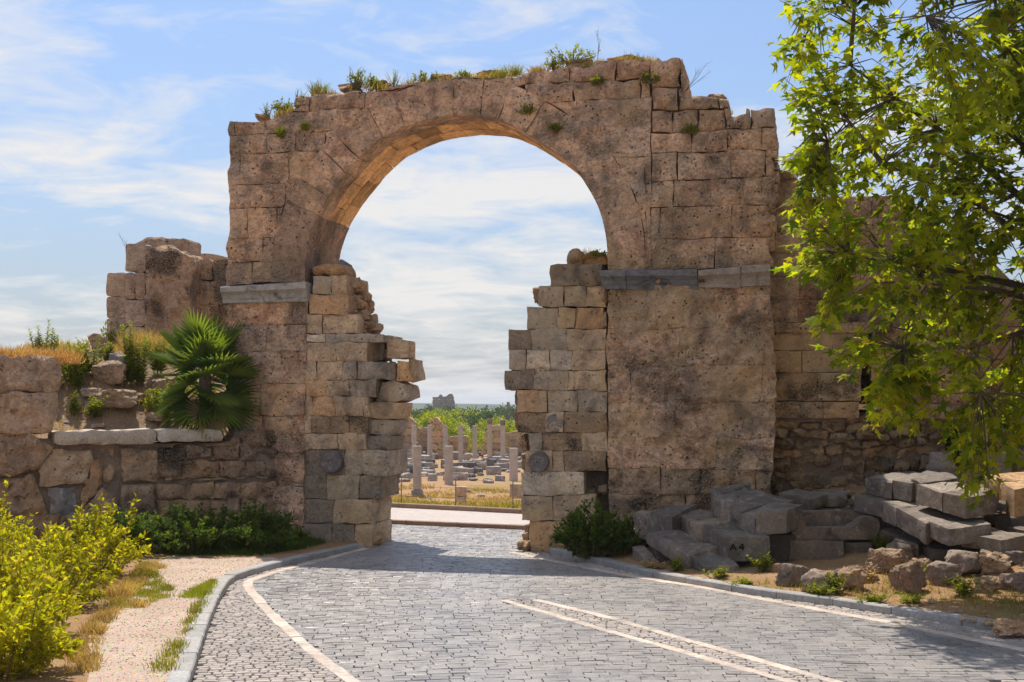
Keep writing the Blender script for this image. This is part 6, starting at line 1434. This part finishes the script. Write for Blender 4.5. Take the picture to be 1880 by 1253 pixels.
# ------------------------------------------------------------------ plane tree on the right
def plane_tree():
    base = Vector((9.6, 19.0, bank_z(9.6, 19.0) - .1)); e = empty('plane_tree', base); props(e, 'leafy plane tree overhanging the right side of the picture', 'tree'); rr = random.Random(17)
    limbs = []
    TV = []; TF = []
    fork = Vector((9.2, 18.7, 3.1)); tube(TV, TF, [Vector((0, 0, 0)), Vector((-.1, -.1, 1.3)), fork - base], [.30, .24, .21], 12); mesh('trunk', TV, TF, M_BARK, e)
    targets = [P(1800, 380, 17.8), P(1735, 140, 17.5), P(1620, 300, 17.0), P(1560, 120, 17.4), P(1690, 520, 16.6), P(1850, 90, 16.6), P(1560, 470, 17.2), P(1780, 640, 16.4), P(1900, 520, 15.6), P(2080, 200, 16.5), P(2200, 420, 16.5), P(2000, -150, 18.0), P(1750, -200, 18.5), P(2250, -50, 19.0), P(2150, 150, 21.0), P(1900, 200, 20.5), P(1980, 500, 19.5), P(1660, 640, 17.2), P(1520, 260, 17.0), P(1700, 30, 16.2), P(1500, 30, 17.6), P(2300, 300, 18.5), P(1800, 720, 16.3)]
    nodes = []
    for i, t in enumerate(targets):
        a = fork if i < 14 else nodes[rr.randrange(len(nodes))][0]
        if i >= 14: a = min((n_[0] for n_ in nodes), key=lambda q: (q - t).length)
        m1 = a.lerp(t, .35) + Vector((rr.uniform(-.2, .2), rr.uniform(-.2, .2), .45)); m2 = a.lerp(t, .7) + Vector((rr.uniform(-.15, .15), rr.uniform(-.15, .15), .30)); r0 = .085 if i < 14 else .035
        V = []; Fc = []; pts = [a - base, m1 - base, m2 - base, t - base]; cr = []
        tube(V, Fc, pts, [r0, r0 * .7, r0 * .42, r0 * .15], 7, False); mesh('branch', V, Fc, M_BARK, e)
        for q in range(1, 9):
            f = q / 8; p = (a.lerp(m1, f / .35) if f < .35 else m1.lerp(m2, (f - .35) / .35) if f < .7 else m2.lerp(t, (f - .7) / .3)); nodes.append((p, f))
    sil = [(1500, -20), (1447, 0), (1428, 66), (1462, 82), (1440, 132), (1470, 150), (1452, 172), (1470, 205), (1462, 268), (1446, 272), (1480, 308), (1462, 330), (1500, 342), (1452, 372), (1476, 410), (1456, 470), (1490, 480), (1520, 530), (1500, 560), (1560, 610), (1530, 640), (1600, 690), (1600, 740), (1640, 730), (1655, 755), (1690, 700), (1740, 760), (1745, 810), (1755, 862), (1790, 868), (1840, 800), (1885, 830), (2500, 820), (2700, 300), (2700, -500), (2200, -900), (1600, -500), (1480, -100)]
    holes = [(1690, 130, 28), (1700, 260, 26), (1600, 90, 22), (1640, 240, 18), (1830, 480, 24), (1780, 130, 16), (1560, 330, 18), (1575, 560, 20), (1650, 60, 14), (1745, 120, 14), (1610, 330, 16), (1860, 440, 26), (1530, 420, 14)]
    tw = []; cen = Vector((7.9, 17.6, 6.1)); tries = 0
    while len(tw) < 2800 and tries < 90000:
        tries += 1; v = rvec(rr) * (rr.random() ** .40); p = cen + Vector((v.x * 5.2, v.y * 2.8, v.z * 5.0))
        px, py = CX + p.x / p.y * F, HOR - (p.z - CH) / p.y * F
        if not inside(np.array([(px, py)]), sil)[0]: continue
        if any((px - a) ** 2 + (py - b) ** 2 < c * c * 1.2 for a, b, c in holes): continue
        if fbm(p.x * .75, p.y * .75, p.z * .75, 2) < -.08 and px < 1900: continue
        tw.append(p)
    # extra twigs that end at the ragged left and lower outline
    for i in range(0, 31):
        x, y = sil[i]
        if x < 1430: x += 8
        for _ in range(3): tw.append(P(x + rr.uniform(4, 26), y + rr.uniform(-12, 12), rr.uniform(16.3, 17.8)))
    leafshape = []
    lobes = [(-2.25, .42), (-1.15, .74), (0, 1.0), (1.15, .74), (2.25, .42)]; out = [(0, -.02)]
    outline = []
    for i, (a, L) in enumerate(lobes):
        outline.append((math.sin(a) * L, .30 + math.cos(a) * L * .72))
        if i < 4: am = (a + lobes[i + 1][0]) / 2; outline.append((math.sin(am) * .30, .30 + math.cos(am) * .26))
    outline = [(0, 0)] + outline
    cz = (0, .30)
    def leaf_geo(p, d, up, s):
        d = d.normalized(); sd = d.cross(up)
        if sd.length < 1e-3: sd = d.orthogonal()
        sd.normalize(); n = sd.cross(d); Vv = [p + d * cz[1] * s]
        for (x, y) in outline: Vv.append(p + sd * x * s * .62 + d * y * s - n * s * (.18 * x * x + .16 * max(0, y - .4) ** 1.5))
        m = len(outline); return Vv, [(0, 1 + k, 1 + (k + 1) % m) for k in range(m)]
    V = []; Fc = []; SV = []; SF = []; big = []
    NP = np.array([tuple(n_[0]) for n_ in nodes])
    for p in tw:
        j = int(np.argmin(((NP - np.array(p)) ** 2).sum(1))); a = nodes[j][0]; dr = p - a
        if dr.length > .9: a = p - dr.normalized() * .9
        dv = (p - a).normalized() if (p - a).length > .05 else rvec(rr); tip = p + Vector((0, 0, -.12)) + dv * .10
        a0 = nodes[j][0]
        tube(SV, SF, [a0 - base, a0.lerp(p, .6) - base + Vector((0, 0, .08)), tip - base], [.012, .007, .003], 3, False)
        nl = rr.randint(12, 18)
        for k in range(nl):
            q = .25 + .75 * (k + 1) / nl; b = a.lerp(tip, q) if (tip - a).length > .2 else tip; b = b + rvec(rr) * .05
            d = rvec(rr); d.z = d.z * .5 - .35; d = d + dv * .5; up = Vector((0, 0, 1)) + rvec(rr) * .75; s = rr.uniform(.12, .235); st = b + d.normalized() * rr.uniform(.04, .10)
            px, py = CX + st.x / st.y * F, HOR - (st.z - CH) / st.y * F; big.append((st.y, px, py, st, d, up, s))
    big.sort(key=lambda q: q[0] - q[6] * 6); cnt = 0
    proto = []
    for i in range(8):
        vv, ff = leaf_geo(Vector((0, 0, 0)), Vector((0, 1, 0)), Vector((0, 0, 1)) + Vector((rr.uniform(-.15, .15), 0, 0)), 1.0); me = bpy.data.meshes.new('leaf'); me.from_pydata([tuple(v) for v in vv], [], ff); me.update(); me.materials.append(M_LEAF_TREE); proto.append(me)
    for (yy, px, py, st, d, up, s) in big:
        if cnt < 300 and 1430 < px < 1875 and 5 < py < 865:
            o = bpy.data.objects.new('leaf', proto[cnt % 8]); COL.objects.link(o); o.parent = e
            dy = d.normalized(); sd = dy.cross(up); sd.normalize(); n = sd.cross(dy); m = Matrix((sd, dy, n)).transposed().to_4x4(); m.translation = st - base; o.matrix_local = m @ Matrix.Scale(s, 4); cnt += 1
        else:
            vv, ff = leaf_geo(st - base, d, up, s); b = len(V); V += [tuple(v) for v in vv]; Fc += [tuple(i + b for i in f) for f in ff]
    o = mesh('crown', V, Fc, M_LEAF_TREE, e); o['kind'] = 'stuff'; mesh('twigs', SV, SF, M_BARK, e)
plane_tree()

# ------------------------------------------------------------------ far bushes and trees beyond the agora
def far_bush(px, ytop, Y, wpx, lab, grp, seed, mat, n=900, hpx=None):
    k = Y / F; x = (px - CX) * k; z = terrain_z(x, Y); zt = CH - (ytop - HOR) * k; h = zt - z; w = wpx * k; rr = random.Random(seed); e = empty('far_bush' if h < 3.2 else 'far_tree', (x, Y, z)); props(e, lab, 'bush' if h < 3.2 else 'tree', grp); V = []; Fc = []; SV = []; SF = []
    lobes = [(Vector((rr.uniform(-.7, .7) * w, rr.uniform(-.5, .5) * w, h * rr.uniform(.35, .68))), rr.uniform(.35, .62)) for _ in range(9)]
    for i in range(n):
        c, s = lobes[i % 9]; v = rvec(rr); q = c + Vector((v.x * w * s, v.y * w * s, v.z * h * s * .62)) * (rr.random() ** .3); q.z = min(max(q.z, .03 * h), h); l = max(.10, 3.2 * k) * rr.uniform(.6, 1.3); leaf_add(V, Fc, q, v + Vector((0, 0, .3)), rvec(rr), l, l * .38)
    for c, s in lobes: tube(SV, SF, [Vector((0, 0, -.1)), c * .5, c], [.02 * h, .012 * h, .004 * h], 5, False)
    o = mesh('crown', V, Fc, mat, e); o['kind'] = 'stuff'; mesh('trunk', SV, SF, M_BARK, e)
FB = [(775, 752, 150, 34, 'broad bright green bush behind the brown wall stump', M_FARLEAF, 1800), (822, 756, 148, 32, 'broad bright green bush right of the first, under the distant ruin', M_FARLEAF, 1800), (752, 760, 140, 18, 'green bush above the left ruined wall', M_FARLEAF, 900), (905, 764, 150, 28, 'yellow green bush behind the columns with capitals', M_FARLEAF, 1500), (878, 760, 170, 22, 'green bush in the middle distance between pillar and bushes', M_FARDARK, 900), (945, 768, 140, 24, 'green bush close to the right pier in the distance', M_FARLEAF, 1200),
      (840, 772, 125, 26, 'yellow green bush low behind the middle columns', M_FARLEAF, 1300), (868, 782, 118, 20, 'low yellowish bush between the back columns', M_FARLEAF, 900), (802, 776, 120, 16, 'low bush right of the brown wall stump', M_FARLEAF, 800), (912, 784, 116, 18, 'low yellowish bush between the capitals', M_FARLEAF, 800), (958, 780, 118, 22, 'low bush half hidden by the right pier', M_FARLEAF, 900), (880, 796, 112, 18, 'lowest dry looking bush behind the rubble', M_FARLEAF, 700), (720, 756, 150, 24, 'bush hidden mostly by the left pier', M_FARLEAF, 800)]
for i, (px, yt, Y, w, lab, mt, n) in enumerate(FB): far_bush(px, yt, Y, w, lab, 'bushes beyond the agora', 600 + i, mt, n)
for i in range(34):
    Y = r.uniform(190, 380); px = 690 + 300 * ((i * .618) % 1); far_bush(px, r.uniform(741, 756) , Y, r.uniform(12, 26), 'distant green tree in the plain beyond the agora', 'distant trees', 700 + i, r.choice([M_FARDARK, M_FARDARK, M_FARLEAF]), 420)
yg = [tuple(P(700, 0, 104))[:2], tuple(P(985, 0, 104))[:2], tuple(P(985, 0, 150))[:2], tuple(P(700, 0, 150))[:2]]
grass_cover('yellow_scrub', scatter(yg, 5000, lambda x, y: tz(x, y) + 0.0, 30, -.2, .1), M_GRASS, .95, 'yellow green scrub and tall grass beyond the agora walls', 31, .06, 'scrub')

# ------------------------------------------------------------------ haze
def haze():
    bm = bmesh.new(); bmesh.ops.create_cube(bm, size=1)
    x0, x1, y0, y1, z0, z1 = -4200, 4200, -320, 3300, -3.5, 26
    for v in bm.verts: v.co = Vector((x0 if v.co.x < 0 else x1, y0 if v.co.y < 0 else y1, z0 if v.co.z < 0 else z1))
    m = bpy.data.materials.new('haze_air'); m.use_nodes = True; N = m.node_tree.nodes; N.clear(); o_ = N.new('ShaderNodeOutputMaterial'); p = N.new('ShaderNodeVolumePrincipled'); p.inputs['Density'].default_value = HAZE; p.inputs['Color'].default_value = (.80, .88, 1.0, 1); p.inputs['Anisotropy'].default_value = .3
    m.node_tree.links.new(p.outputs[0], o_.inputs['Volume'])
    o = bm_obj('haze', bm, m); props(o, 'thin pale haze in the air over the plain', 'haze', None, 'stuff')
HAZE = 0.00024
if HAZE: haze()
